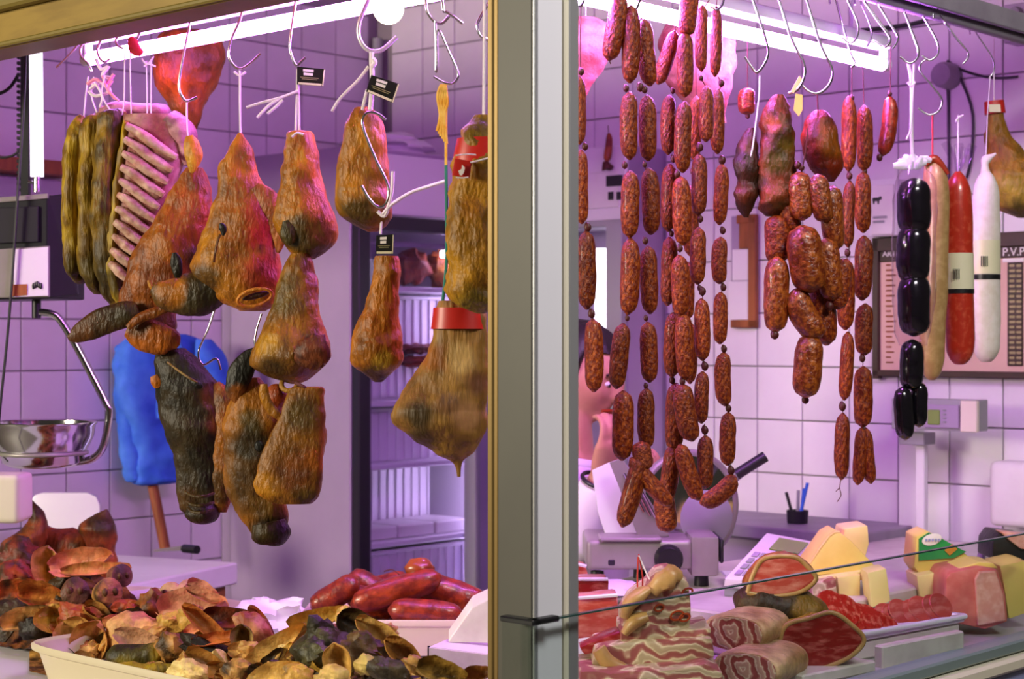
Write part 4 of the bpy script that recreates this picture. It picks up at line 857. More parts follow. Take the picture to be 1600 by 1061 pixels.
chain('outer chorizo string with round knots and a curved last link', [(1119, 10, 1117, 120, 19), (1122, 138, 1121, 241, 23), (1128, 255, 1124, 352, 23), (1126, 370, 1124, 444, 25), (1126, 456, 1125, 538, 23), (1131, 550, 1133, 635, 26, -.25), (1138, 644, 1137, 728, 26), (1150, 744, 1094, 788, 30, .55)],
      [(1127, 130, 5), (1128, 250, 6), (1129, 360, 5), (1130, 449, 5), (1131, 545, 5), (1138, 638, 5), (1142, 735, 6), (1092, 776, 5)], [[(1120, 0), (1119, 14)], [(1122, 120), (1127, 130), (1124, 142)], [(1128, 245), (1128, 260)], [(1130, 442), (1127, 460)], [(1131, 540), (1131, 552)], [(1142, 726), (1146, 746)]], .21, -.02, seed0=3)
chain('hidden dark chorizo string deep between the middle strings', [(1088, 150, 1084, 250, 22), (1080, 290, 1078, 400, 24), (1076, 410, 1074, 500, 24), (1080, 505, 1078, 600, 22)], [(1082, 268, 4)], [[(1086, 0), (1088, 152)]], .245, .0, seed0=2)
chain('thin chorizo string with a dangling thread end, left of the paired strings', [(1326, 150, 1326, 268, 24), (1328, 282, 1325, 387, 20), (1322, 404, 1321, 516, 28), (1325, 518, 1319, 626, 22), (1317, 645, 1315, 750, 24)], [(1331, 153, 4), (1327, 275, 5), (1324, 395, 5), (1316, 635, 6)],
      [[(1331, 100), (1331, 150)], [(1327, 385), (1323, 406)], [(1316, 626), (1317, 648)], [(1314, 748), (1312, 762), (1314, 774), (1308, 784)], [(1312, 762), (1306, 768)]], .24, -.01, seed0=1)
tq = chain('thicker chorizo string beside the thin one, ending in a forked link', [(1350, 164, 1350, 268, 25), (1349, 268, 1349, 364, 26), (1350, 368, 1347, 470, 29), (1352, 474, 1350, 556, 28), (1349, 572, 1348, 668, 30)], [(1351, 268, 4), (1347, 560, 5), (1350, 670, 4)],
      [[(1348, 100), (1350, 166)], [(1349, 555), (1348, 575)]], .24, -.015, seed0=3)
place_link(tq, 1346, 668, 1340, 758, 21, tq.Y - .004, 'sausage', .1, 1); place_link(tq, 1352, 668, 1361, 756, 21, tq.Y, 'sausage', -.1, 2)
chain('single small curved red sausage near the black sausages', [(1391, 150, 1379, 244, 25, .45)], [(1390, 147, 4), (1374, 246, 5)], [[(1392, 70), (1391, 146)]], .2, .0, 'sausage_r', 'dry_sausage')
chain('small round chorizo ball hanging behind the twine bow', [(1168, 137, 1168, 180, 27)], [(1168, 181, 4)], [[(1168, 60), (1168, 140)]], .24, .05, 'sausage_r', 'dry_sausage')
# dark mottled bundle
Yk = RY(1230, .2) - .01
def sob(label, st, Y, base, patches, var, seed, amp=.009, m_='meat', cords=(), dr=.9):
    t = meat('cured_sausage', label, 'sausage', st, Y, base, patches, var, m_, amp, 22, seed, dr, 2.0, 'casing', 24, 26)
    for pp in cords: cord(t, pp, Y - .008, .0016)
    return t
t = sob('large mottled dark cured sausage tied with twine at the head of the bundle', [(1218, 148, 8), (1217, 156, 13), (1214, 172, 20), (1213, 200, 25), (1214, 235, 28), (1213, 270, 27), (1211, 300, 28), (1210, 322, 24), (1208, 338, 10)], Yk, '6a2a22',
    [(1210, 195, 20, '9a4a3c', .8), (1215, 250, 24, '5a4a34', .8), (1225, 225, 18, '7a6044', .7), (1208, 300, 24, '8a3a38', .8), (1200, 330, 18, '3a1a18', .7)], ('45261e', .6), 31, cords=([(1187, 118), (1186, 150), (1180, 200), (1174, 240), (1164, 258), (1156, 264)], [(1196, 180), (1200, 192), (1206, 196)]))
t.part('wooden_skewer', pprism([(1249, 118), (1254, 124), (1240, 146), (1236, 142)], Yk - .02, .003), 'cheese_p', smooth=False); t.part('paper_tag', pprism([(1243, 146), (1254, 148), (1254, 172), (1248, 182), (1240, 172)], Yk - .015, .001), 'cheese', smooth=False, label='small yellow paper tag')
sob('dark blackish cured sausage at the outer edge of the bundle', [(1174, 200, 5), (1170, 218, 13), (1167, 250, 19), (1166, 285, 20), (1165, 310, 17), (1164, 330, 8), (1166, 340, 3)], Yk + .01, '3a1a1c', [(1160, 300, 20, '5a2418', .7), (1170, 230, 16, '5a2a34', .7)], ('241414', .6), 33)
Yp = RY(1288, .2)
t = sob('glossy brown pear shaped cured sausage on its own hook', [(1280, 172, 6), (1280, 180, 16), (1281, 200, 25), (1284, 232, 30), (1289, 256, 28), (1294, 272, 18), (1298, 284, 5)], Yp - .01, '74200e', [(1300, 220, 30, '8c4a18', .8), (1265, 250, 24, '4a1410', .8), (1290, 200, 20, '96401c', .6)], ('5a1a0c', .5), 35, .004)
cord(t, [(1277, 148), (1278, 175)], Yp - .01, .0014, 'string_d')
bl = [('sausage_o', 1248, 268, 1254, 345, 38, 0, .0), ('sausage_o', 1276, 272, 1290, 348, 34, -.1, -.01), ('sausage_o', 1300, 290, 1305, 392, 36, -.15, .01), ('sausage', 1212, 336, 1214, 412, 40, .1, .012), ('sausage_o', 1252, 352, 1268, 458, 56, 0, -.02), ('sausage_o', 1290, 372, 1302, 470, 40, -.1, .0),
      ('sausage_o', 1214, 400, 1211, 520, 40, .05, -.005), ('sausage_o', 1240, 452, 1282, 528, 44, -.35, -.012), ('sausage_o', 1266, 522, 1258, 622, 45, .05, -.01), ('sausage', 1318, 404, 1308, 484, 32, 0, .01), ('sausage', 1228, 300, 1236, 366, 36, 0, .02), ('sausage', 1282, 420, 1292, 540, 40, -.1, .03)]
t = Thing('chorizo_bundle', 'bundle of stubby orange brown sausages tied below the pear shaped one', 'sausages', P(1262, 262, Yk - .02))
for i, (mm, x0, y0, x1, y1, w, bd, dy) in enumerate(bl): place_link(t, x0, y0, x1, y1, w, Yk - .02 + dy, mm, bd, i % 4)
for x, y, r in ((1246, 258, 6), (1210, 523, 7), (1258, 625, 6), (1296, 478, 7), (1222, 388, 6), (1252, 262, 5)): knot(t, x, y, r, Yk - .025)
cord(t, [(1262, 200), (1258, 240), (1252, 270)], Yk - .02, .0012, 'string_d')
# pale pink hams far behind the strings
for lb, st, dY, sd in (('pale pink ham behind the tube, closest to the corner post', [(915, 28, 20), (918, 45, 36), (924, 75, 34), (918, 105, 26), (908, 140, 12), (904, 172, 5)], .32, 41), ('wide pale pink ham behind the middle chorizo strings', [(1085, 30, 34), (1088, 60, 56), (1090, 100, 58), (1098, 140, 46), (1112, 170, 26), (1128, 192, 8)], .34, 42)):
    t = meat('ham', lb, 'ham', st, RY(st[2][0], .2) + dY + .12, 'b48a70', [(st[3][0] - 20, st[3][1], 40, '98604c', .6), (st[1][0] + 20, st[1][1], 40, 'c8a48c', .6)], ('a85c50', .5), 'pink', amp=.008, seed=sd)
    cord(t, [(st[0][0], st[0][1] + 4), (st[0][0], -40)], t.Y, .0014)
# black sausages in film
Yb2 = RY(1425, .2)
t = Thing('black_sausage_string', 'string of shiny black blood sausages wrapped in plastic film on white twine', 'sausages', P(1428, 250, Yb2))
for i, (x0, y0, x1, y1, w, dy) in enumerate(((1428, 278, 1429, 368, 53, 0), (1427, 350, 1427, 444, 53, 0), (1428, 426, 1428, 526, 51, 0), (1426, 530, 1423, 610, 38, 0), (1410, 604, 1415, 688, 31, -.01), (1436, 596, 1436, 668, 27, .005))): place_link(t, x0, y0, x1, y1, w, Yb2 + dy, 'morcilla', 0, i % 4)
g = loft([(1426, 252, 8), (1428, 264, 20), (1430, 284, 30), (1430, 330, 33), (1428, 400, 34), (1428, 470, 33), (1426, 520, 26), (1426, 540, 22)], Yb2, 22, 3, dr=1.02, amp=.004, ns=30); t.part('film', g, 'film', label='clear plastic film')
for a_ in range(9):
    dx = -26 + a_ * 6.2; t.part('film_ruffle', loft([(1427 + dx * .1, 264, 3, 2), (1427 + dx * .6, 258 - abs(a_ % 3) * 4, 7, 3), (1427 + dx * 1.2, 250 - (a_ * 5 % 11) + abs(dx) * .35, 4, 2)], Yb2 - .01 + (a_ % 3) * .01, 8, 2, amp=.002, ns=50), 'bag')
cord(t, [(1419, 98), (1424, 130), (1424, 190), (1426, 262)], Yb2, .0036); cord(t, [(1428, 100), (1426, 150), (1423, 200), (1418, 214), (1416, 218)], Yb2 - .006, .0022, name='string_tail'); cord(t, [(1418, 128), (1424, 134), (1430, 128)], Yb2 - .006, .003, name='string_knot')
# packaged salamis
Yc = RY(1457, .2) + .03
t = Thing('salami', 'long cream coloured salami hanging right behind the black sausages', 'salami', P(1457, 250, Yc))
t.part('casing', loft([(1458, 246, 4), (1458, 254, 12), (1462, 280, 19), (1465, 330, 19), (1462, 420, 19), (1458, 500, 20), (1456, 560, 18), (1456, 585, 12), (1456, 594, 4)], Yc, 20, 4, dr=1, amp=.002), 'salami_c'); cord(t, [(1457, 180), (1457, 248)], Yc, .0018, 'string_r')
t.part('hang_loop', loft([(1445, 258, 5, 4), (1458, 248, 7, 5), (1470, 256, 5, 4), (1482, 272, 3, 3)], Yc - .015, 10, 4), 'sausage_r', label='red plastic hanging band')
def pack(label, cx, y0, y1, w, casing, Y, ly0, ly1, by0, by1, x1=None):
    x1 = x1 or cx
    t = Thing('salami', label, 'salami', P(cx, y0, Y))
    st = [(cx, y0, 4), (cx, y0 + 12, w * .62), (cx, y0 + 34, w * .92), (cx, y0 + 80, w), ((cx + x1) / 2, (y0 + y1) / 2, w), (x1, y1 - 40, w), (x1, y1 - 14, w * .85), (x1, y1 - 2, w * .45), (x1, y1, 3)]
    t.part('casing', loft(st, Y, 24, 4, dr=1, amp=.0015), casing)
    def band(u0, u1, k): return loft([(cx + (x1 - cx) * (u0 - y0) / (y1 - y0), u0, w * k), (cx + (x1 - cx) * (u1 - y0) / (y1 - y0), u1, w * k)], Y, 24, 1, dr=1)
    lb = t.part('label_band', band(ly0, ly1, 1.03), 'label_w', label='cream printed label'); t.part('dark_band', band(by0, by1, 1.045), 'black', parent=lb)
    t.part('barcode', join(*[pprism([(cx - 8 + q * 3, ly0 + 24), (cx - 6.6 + q * 3, ly0 + 24), (cx - 6.6 + q * 3, ly0 + 40), (cx - 8 + q * 3, ly0 + 40)], Y - w * 1.05 * Y / F, .0015) for q in range(4)]), 'dframe', parent=lb, smooth=False)
    return t
t = pack('red sliced salami in clear film with a cream label', 1497, 268, 570, 22, 'salami_r', RY(1497, .2) - .01, 396, 452, 452, 459, 1500)
for a_ in range(5): t.part('film_ruffle', loft([(1497, 272, 3, 2), (1490 + a_ * 5, 252 - a_ % 2 * 8, 6, 3), (1476 + a_ * 11, 222 + (a_ * 7 % 12), 7, 2)], RY(1497, .2) - .01 + (a_ % 2) * .012, 8, 3, amp=.002, ns=50), 'film')
cord(t, [(1497, 180), (1497, 200), (1497, 270)], RY(1497, .2) - .01, .0022); cord(t, [(1493, 190), (1498, 184), (1505, 180)], RY(1497, .2) - .014, .0022, name='string_knot')
t = pack('white mould covered salami with a black banded label', 1541, 266, 566, 21, 'salami_w', RY(1541, .2), 376, 428, 429, 437)
t.part('tied_end', loft([(1540, 270, 8), (1539, 258, 6), (1541, 250, 8), (1550, 244, 4), (1556, 240, 2)], RY(1541, .2), 12, 3, amp=.002), 'salami_w'); cord(t, [(1547, 118), (1543, 180), (1540, 262)], RY(1541, .2), .0012)
Yh2 = RY(1575, .2) + .10
t = meat('ham', 'brown cured ham with a red and white collar beside the white salami', 'ham', [(1554, 160, 11), (1556, 180, 13), (1560, 210, 20), (1570, 245, 32), (1582, 275, 42), (1592, 300, 46), (1598, 325, 40), (1600, 340, 14)], Yh2, '9a6a3c', [(1580, 300, 34, 'a89070', .8), (1560, 230, 24, '8c4c20', .7), (1590, 335, 30, '4a4434', .8)], ('7c5028', .5), amp=.008, seed=51)
t.part('collar', loft([(1553, 158, 15), (1555, 178, 16)], Yh2, 18, 2, 2.5), 'red'); t.part('collar_label', pprism([(1545, 163), (1563, 163), (1564, 175), (1546, 175)], Yh2 - .022, .002), 'label_w', smooth=False); cord(t, [(1553, 160), (1553, 60)], Yh2, .0014)
# ================================================================== THINGS ON THE COUNTERS
WZ = 1.03
# slicer
def at(px, py, z): return on_z(px, py, z)
Ys = 3.62
def Sx(px): return P(px, 900, Ys).x
sl = Thing('meat_slicer', 'grey metal meat slicer with a black knob and tilted silver carriage', 'slicer', Vector((Sx(1030), Ys, WZ)))
def zat(py, Y): return P(800, py, Y).z
z0, z1 = zat(897, Ys), zat(842, Ys); xl, xr = Sx(916), Sx(1082)
sl.part('base', box(((xl + xr) / 2, Ys + .10, (z0 + z1) / 2 + .004), xr - xl, .22, z1 - z0 - .01, bev=.012, seg=3), 'brush', smooth=True)
xe = Sx(1126); sl.part('motor_box', box(((xr + xe) / 2 - .004, Ys + .09, (zat(900, Ys) + zat(838, Ys)) / 2), xe - xr, .20, zat(838, Ys) - zat(900, Ys), bev=.008, seg=2), 'brush')
sl.part('end_cover', box((xe + .002, Ys + .09, (zat(880, Ys) + zat(842, Ys)) / 2), .008, .19, zat(842, Ys) - zat(880, Ys), bev=.003), 'black')
for x in (Sx(935), Sx(1100)): sl.part('foot', lathe((x, Ys + .05, WZ), [(.0, 0), (.016, 0), (.014, max(.01, z0 - WZ))], 14), 'black')
sl.part('foot', lathe((Sx(1010), Ys + .17, WZ), [(.0, 0), (.016, 0), (.014, max(.01, z0 - WZ))], 14), 'black')
sl.part('thickness_knob', lathe((Sx(1044), Ys - .004, zat(872, Ys)), [(0, .03), (.024, .03), (.029, .022), (.031, 0)], 24, Vector((1, 0, 0)), UP, -YV), 'black', label='round black knob')
sl.part('switch', box((Sx(955), Ys - .008, zat(878, Ys)), .014, .008, .012, bev=.002), 'dframe', smooth=False)
zc = zat(800, Ys)
sl.part('blade', lathe((Sx(1085), Ys + .13, zat(800, Ys)), [(0, .006), (.06, .006), (.108, .0), (.06, -.004), (0, -.004)], 40, Vector((.94, .34, 0)), UP, Vector((.34, -.94, 0))), 'chrome', label='round steel blade')
sl.part('blade_guard', ring((Sx(1085), Ys + .14, zat(800, Ys)), .112, .011, Vector((.94, .34, 0)), UP, 36, 8), 'brush')
sl.part('blade_cover', lathe((Sx(1105), Ys + .17, zat(820, Ys)), [(0, .04), (.06, .035), (.085, .015), (.09, 0), (.09, -.02)], 32, Vector((.94, .34, 0)), UP, Vector((.34, -.94, 0))), 'grey', label='pale rounded blade cover')
cg = pprism([(952, 722), (972, 716), (1040, 820), (1046, 838), (1000, 846)], Ys + .04, .006, .002); sl.part('carriage', cg, 'brush', smooth=False, label='tilted silver carriage plate')
cg = pprism([(925, 735), (953, 722), (1000, 846), (950, 848), (934, 800)], Ys + .10, .006, .002); sl.part('carriage_side', cg, 'white_e', smooth=False)
for q in range(3): sl.part('carriage_rib', ptube([(975 + q * 14, 740 + q * 14), (1006 + q * 10, 800 + q * 6)], Ys + .036, .0025, 6, 1), 'chrome')
sl.part('pusher_arm', ptube([(1120, 770), (1160, 738), (1196, 712)], Ys + .10, .009, 10, 1), 'grey'); sl.part('pusher_grip', ptube([(1150, 742), (1196, 713)], Ys + .095, .012, 10, 1), 'dframe', label='dark handle grip')
sl.part('meat_tray', box((Sx(985), Ys + .03, zat(842, Ys)), .13, .10, .008, bev=.003), 'brush', smooth=False)
# counter scale with keypad
sc = Thing('counter_scale', 'white counter scale with sloping keypad and green display', 'scale', P(1200, 905, 3.62))
kp = [P(1132, 904, 3.5), P(1225, 912, 3.5), P(1285, 848, 3.78), P(1198, 832, 3.78)]
n_ = (kp[1] - kp[0]).cross(kp[3] - kp[0]).normalized(); n_ = n_ if n_.z > 0 else -n_
sc.part('keypad', prism(kp, n_ * -.02, .004), 'white', smooth=True)
sc.part('base', prism([Vector((p.x, p.y, WZ)) + Vector((0, .01, 0)) for p in kp], (0, 0, .02), .003), 'grey', smooth=False)
sc.part('body', prism([kp[0].lerp(kp[2], .1) - n_ * .02, kp[1].lerp(kp[3], .1) - n_ * .02, Vector((kp[1].x, kp[1].y + .05, WZ + .02)), Vector((kp[0].x + .02, kp[0].y + .05, WZ + .02))], (0, .2, 0)), 'white_e', smooth=False)
def kq(u, v, o=.0006): return kp[0].lerp(kp[1], u).lerp(kp[3].lerp(kp[2], u), v) + n_ * o
def kpan(u0, u1, v0, v1, h=.002): return prism([kq(u0, v0), kq(u1, v0), kq(u1, v1), kq(u0, v1)], n_ * h)
sc.part('screen', kpan(.28, .80, .66, .92), 'lcd', smooth=False, label='green display window')
for i in range(6):
    for j in range(4): sc.part('key', kpan(.10 + i * .13, .20 + i * .13, .08 + j * .13, .17 + j * .13), 'grey' if (i + j) % 3 else 'lilac', smooth=False)
# pens in a cup on the wall ledge
px_ = on_a(1246, 822, 2.2); zl = 1.055
pc = Vector((px_.x, px_.y, zl))
t = Thing('pen_cup', 'small dark pen cup on the grey ledge by the tiles', 'cup', pc); t.part('body', lathe(pc, [(0, .001), (.028, .001), (.03, .035), (.027, .035), (.026, .006), (0, .006)], 20), 'dframe')
for i, (dx, tilt, m_, lb, h) in enumerate(((-.02, -.25, 'black', 'black pen leaning out of the cup', .075), (.008, .25, 'blue', 'blue pen upright in the cup', .10), (.018, .12, 'blue', 'second blue pen at the edge of the cup', .085), (0.0, .05, 'grey', 'grey pen between the blue pens', .08))):
    p0 = pc + Vector((dx * .5, 0, .008)); one('pen', tube([p0, p0 + Vector((tilt * h, 0.01, h))], .0045, 8, 1), m_, lb, 'pen')
# ------------------------------------------------------------------ display deck
DZ = .965
def dthing(name, label, cat, px, py, group=None): return Thing(name, label, cat, on_z(px, py, DZ), group)
def roll(label, cx, cy, rx, ry, Y, depth, yaw=.5, seed=0, sq=2.4):
    """pancetta roll: fat outside, spiral cut face toward the glass"""
    c = P(cx, cy, Y); d = Vector((math.sin(yaw), math.cos(yaw), 0)); s = Y / F
    X = d.cross(UP).normalized()
    t = Thing('pancetta_roll', label, 'pancetta', c)
    C = [c + d * (depth * k) for k in (0, .03, .12, .5, .85, .97, 1.0)]; k_ = (.90, .97, 1, 1, 1, .95, .8)
    g = rings(C, [rx * s * q for q in k_], [ry * s * q for q in k_], 26, sq, UP); V = [v + (v - c).normalized() * mnoise.noise(v * 30 + Vector((seed, 0, 0))) * .004 for v in g[0]]
    t.part('rind', (V, g[1]), 'pink', paint(V, 'd8b888', var=('b8905c', .5), vs=30))
    C2 = [c - d * .004, c - d * .003, c + d * .004]; g2 = rings(C2, [rx * s * .7, rx * s * .86, rx * s * .88], [ry * s * .7, ry * s * .86, ry * s * .88], 26, sq, UP); t.part('cut_face', g2, 'pancetta')
    return t
def slab(label, pp, Y, dY, name='bacon_slab', m_='belly', bev=.006, cat='bacon', amp=.004, seed=0, nm='flesh', rindcol='cdb277'):
    g = pprism(pp, Y, dY, bev); bm = bmesh.new(); vs = [bm.verts.new(v) for v in g[0]]
    for f in g[1]:
        try: bm.faces.new([vs[i] for i in f])
        except ValueError: pass
    bmesh.ops.triangulate(bm, faces=list(bm.faces)); bmesh.ops.subdivide_edges(bm, edges=[e for e in bm.edges if e.calc_length() > .02], cuts=2, use_grid_fill=True)
    for v in bm.verts: v.co += Vector((mnoise.noise(v.co * 25), mnoise.noise(v.co * 25 + Vector((9, 0, 0))), mnoise.noise(v.co * 25 + Vector((0, 7, seed))))) * amp
    bm.verts.index_update(); G = ([v.co.copy() for v in bm.verts], [tuple(v.index for v in f.verts) for f in bm.faces]); bm.free()
    c = sum(G[0], Vector()) / len(G[0]); t = Thing(name, label, cat, c); t.part(nm, G, m_); return t
# belly pile beside the post
t = slab('thick lower slab of layered bacon, base of the belly pile', [(925, 1040), (930, 1014), (985, 1004), (1060, 1000), (1112, 996), (1116, 1028), (1060, 1046), (960, 1052)], 2.78, .14, seed=1)
t.part('rind_edge', loft([(935, 1014, 12, 10), (950, 1034, 14, 12), (975, 1044, 8, 8)], 2.775, 12, 4, amp=.004), 'fat')
slab('second bacon slab from the bottom of the belly pile', [(972, 1010), (970, 985), (1010, 975), (1090, 985), (1112, 980), (1112, 996), (1050, 1004)], 2.80, .13, seed=2)
slab('lowest wide bacon slab at the frame edge under the pile', [(905, 1080), (905, 1048), (960, 1050), (1060, 1044), (1100, 1038), (1130, 1050), (1130, 1084)], 2.72, .16, seed=3)
t = slab('folded bacon piece with yellow rind on top of the belly pile', [(975, 985), (970, 960), (985, 935), (1015, 915), (1030, 895), (1050, 892), (1066, 902), (1078, 912), (1080, 950), (1078, 985), (1040, 992)], 2.81, .10, seed=4)
t.part('yellow_fat', loft([(1018, 925, 10, 12), (1034, 908, 17, 16), (1054, 900, 15, 14), (1064, 905, 6, 8)], 2.805, 14, 4, amp=.007, ns=40), 'fat', label='yellow fat cap')
t.part('rind', loft([(976, 965, 8, 14), (982, 945, 12, 20), (1000, 930, 12, 20), (1016, 920, 6, 12)], 2.80, 14, 4, amp=.005), 'fat'); t.part('rind', loft([(975, 990, 8, 14), (990, 972, 12, 18), (1012, 962, 8, 12)], 2.795, 14, 4, amp=.005), 'fat')
t.part('red_skewer', ptube([(997, 870), (996, 900), (996, 925)], 2.84, .0014, 6, 1), 'string_r'); t.part('red_skewer', ptube([(998, 866), (1004, 900), (1004, 920)], 2.845, .0014, 6, 1), 'string_r'); t.part('white_skewer', ptube([(998, 868), (1012, 900), (1025, 922)], 2.842, .0014, 6, 1), 'string')
for q, (cx, cy, r) in enumerate(((1058, 962, 10), (1070, 965, 8), (1030, 950, 7), (1074, 925, 8))): t.part('meat_vein', ring(P(cx, cy, 2.806), r * 2.8 / F, .0018, Vector((1, 0, .2)), UP, 16, 6, r * .7 * 2.8 / F), 'sausage_r')
slab('dark red bacon strip lying on the pile beside the post', [(905, 1012), (940, 996), (968, 985), (975, 996), (960, 1010), (915, 1024)], 2.82, .06, m_='hamcut', seed=5)
roll('rolled pancetta with swirled cut face, upper of the two', 1146, 990, 55, 29, 2.96, .13, .5, 1)
roll('rolled pancetta with swirled cut face, lower of the two', 1165, 1048, 58, 30, 2.86, .15, .5, 2)
# packs beside the post
for i, (pp, Y, lb, m_) in enumerate((([(900, 1000), (900, 935), (965, 930), (972, 992)], 3.05, 'red meat pack wrapped in film, behind the bacon pile', 'hamcut_l'), ([(898, 945), (898, 905), (950, 905), (950, 940)], 3.25, 'dark trimmed meat pack farther back by the post', 'hamcut'), ([(896, 920), (896, 880), (916, 885), (924, 918)], 3.45, 'small red meat stack on the worktop beside the post', 'hamcut_l'))):
    t = slab(lb, pp, Y, .08, 'meat_pack', m_, .006, 'meat', .003, i); t.part('film_edge', ptube([pp[1], pp[2]], Y - .004, .0035, 6, 1), 'white_e')
t = Thing('plastic_sheet', 'crumpled clear plastic sheet on the worktop below the slicer', 'plastic', P(950, 920, 3.45)); g = blob(P(955, 922, 3.5), .07, .10, .016, 20, 12, amp=.4, ns=2.5, seed=6); t.part('sheet', g, 'bag')
# ham pieces
def ham_cut(label, st, Y, face, base, patches, var, seed, dr=.9, face_m='hamcut', rim='d2b06a'):
    t = meat('ham_piece', label, 'ham', st, Y, base, patches, var, 'meat_s', .007, 18, seed, dr, 2.2, 'rind', 26, 26)
    if face:
        g = pprism(face, Y - max(s[3] for s in st) * Y / F * 1.15, .03, .004); t.part('cut_face', g, face_m, smooth=False)
        q = [P(x, y, Y - max(s[3] for s in st) * Y / F * 1.15 + .002) for x, y in face]; t.part('fat_rim', tube(q + [q[0]], .0045, 8, 4), 'fat')
    return t
ham_cut('ham half with a pale red cut face on top of the dark ham', [(1172, 925, 14, 20), (1185, 912, 26, 30), (1215, 900, 36, 40), (1250, 900, 30, 36), (1272, 905, 8, 14)], 3.12, [(1168, 926), (1178, 895), (1196, 872), (1240, 870), (1262, 886), (1275, 905), (1250, 925), (1205, 932)], 'a8604a', [], ('8a4434', .5), 61, .8, 'hamcut_l')
ham_cut('dark crusted ham lying under the pale red ham half', [(1150, 950, 16, 20), (1170, 945, 30, 34), (1205, 950, 36, 40), (1245, 955, 36, 40), (1280, 965, 24, 28), (1298, 972, 8, 10)], 3.10, None, '2a1a14', [(1270, 950, 34, '8a6434', .8), (1160, 940, 24, '4a2a20', .6)], ('4a3020', .45), 62, .8)
ham_cut('dark red ham with fat rim, cut face towards the glass', [(1222, 1010, 16, 16), (1240, 1005, 36, 30), (1280, 1000, 42, 36), (1320, 1000, 28, 26), (1345, 1000, 8, 8)], 3.04, [(1222, 1044), (1219, 1000), (1230, 976), (1264, 966), (1300, 957), (1330, 976), (1350, 1000), (1328, 1026), (1285, 1044), (1250, 1049)], 'b8905a', [], ('94683c', .5), 63, .55)
# slices on a plate
pc0 = P(1400, 985, 3.22); pz = DZ + .012
t = Thing('serving_plate', 'long white plate holding fans of sliced red sausage', 'plate', on_z(1400, 985, DZ + .06))
pl0, pl1 = P(1300, 1004, 3.10), P(1500, 962, 3.36); dd = (pl1 - pl0); dd.z = 0; dd.normalize(); ss = Vector((-dd.y, dd.x, 0))
zpl = (pl0.z + pl1.z) / 2 - .004; cc = (pl0 + pl1) / 2 + ss * .10; cc.z = zpl
LN = (pl1 - pl0).length
t.part('dish', box(cc, LN * 1.05, .21, .012, dd, ss, UP, .005, 2), 'white_e', smooth=True); t.part('rim', tube([cc + dd * LN * .52 * sx_ + ss * .105 * sy_ + UP * .006 for sx_, sy_ in ((-1, -1), (1, -1), (1, 1), (-1, 1), (-1, -1))], .006, 8, 1), 'white_e')
bc = cc.copy(); bc.z = (zpl - .006 + DZ) / 2
one('marble_block', box(bc - ss * .0, LN * 1.0, .20, zpl - .008 - DZ, dd, ss, UP, .004), 'marble', 'pale block carrying the long plate of slices', 'block', smooth=False)
b2 = P(1260, 1050, 2.93); one('marble_block', box((b2.x, b2.y + .12, (DZ + .012)), .20, .2, .02, dd, ss, UP, .003), 'marble', 'pale slab under the dark red ham', 'block', smooth=False)
one('price_rail', box(P(1452, 1018, 3.16) + ss * .02, .25, .02, .045, dd, ss, UP, .003), 'marble', 'cream price rail running along the front of the deck', 'rail', smooth=False)
k = 0
for grp, x0, y0, x1, y1, r, m_, lbl in (('chorizo slices on the plate', 1300, 946, 1385, 985, 27, 'chorizo_cut', 'round red chorizo slice fanned on the nearer half of the plate'), ('salami slices on the plate', 1385, 962, 1470, 948, 22, 'hamcut_l', 'pinkish sausage slice fanned on the farther half of the plate')):
    for i in range(9):
        u = i / 8; x = x0 + (x1 - x0) * u; y = y0 + (y1 - y0) * u; Y = 3.2 + .18 * ((x - 1300) / 170) - .006 * i
        nn = Vector((.35 + .1 * math.sin(i), -.75, .55)).normalized(); X = nn.cross(UP).normalized(); Yx = nn.cross(X)
        g = lathe(P(x, y + 3 * math.sin(i * 2.3), Y), [(0, .002), (r * Y / F * .96, .002), (r * Y / F, 0), (r * Y / F * .96, -.002), (0, -.002)], 20, X, Yx, nn)
        one('sausage_slice', g, m_, lbl, 'slice', grp)
# cheeses
def cheese(label, pp, Y, dY, m_='cheese', rind=None, bev=.004, name='cheese_wedge', cat='cheese'):
    g = pprism(pp, Y, dY, bev); c = sum(g[0], Vector()) / len(g[0]); t = Thing(name, label, cat, c); t.part('paste', g, m_, smooth=True)
    if rind: t.part('rind', tube([P(x, y, Y + .004) for x, y in rind], .004, 8, 3), 'rind')
    return t
cheese('yellow cheese wedge with pale top, front of the tall cheeses', [(1262, 885), (1296, 838), (1310, 830), (1330, 845), (1368, 885), (1372, 895), (1300, 897), (1268, 900)], 3.46, .12, 'cheese', [(1264, 884), (1296, 838), (1312, 832)])
t = cheese('tall pale cheese chunk behind the yellow wedge', [(1316, 848), (1320, 826), (1356, 821), (1358, 850), (1352, 872), (1330, 860)], 3.54, .10, 'cheese_p')
cheese('low cheese half under the yellow wedge', [(1275, 903), (1365, 890), (1372, 893), (1366, 905), (1300, 912), (1276, 912)], 3.44, .14, 'cheese_p')
cheese('pale upright cheese stick standing beside the plate', [(1355, 895), (1385, 888), (1392, 940), (1362, 950)], 3.36, .07, 'cheese_p'); cheese('short pale cheese block behind the sliced sausage', [(1308, 902), (1345, 898), (1344, 935), (1312, 940)], 3.42, .07, 'cheese_p')
slab('striped bacon block between the ham and the cheese', [(1270, 912), (1306, 904), (1310, 940), (1272, 940)], 3.40, .07, 'bacon_slab', 'belly', .004, 'bacon', .002, 8)
t = cheese('yellow cheese wedge with a green label lying on the pink loaf', [(1428, 885), (1432, 838), (1450, 830), (1470, 840), (1518, 872), (1520, 880), (1440, 902)], 3.56, .10, 'cheese')
g = pprism([(1436, 876), (1436, 842), (1452, 832), (1472, 842), (1505, 860), (1510, 862), (1490, 872)], 3.556, .006); lb = t.part('green_label', g, 'green', smooth=False, label='green label with a white oval')
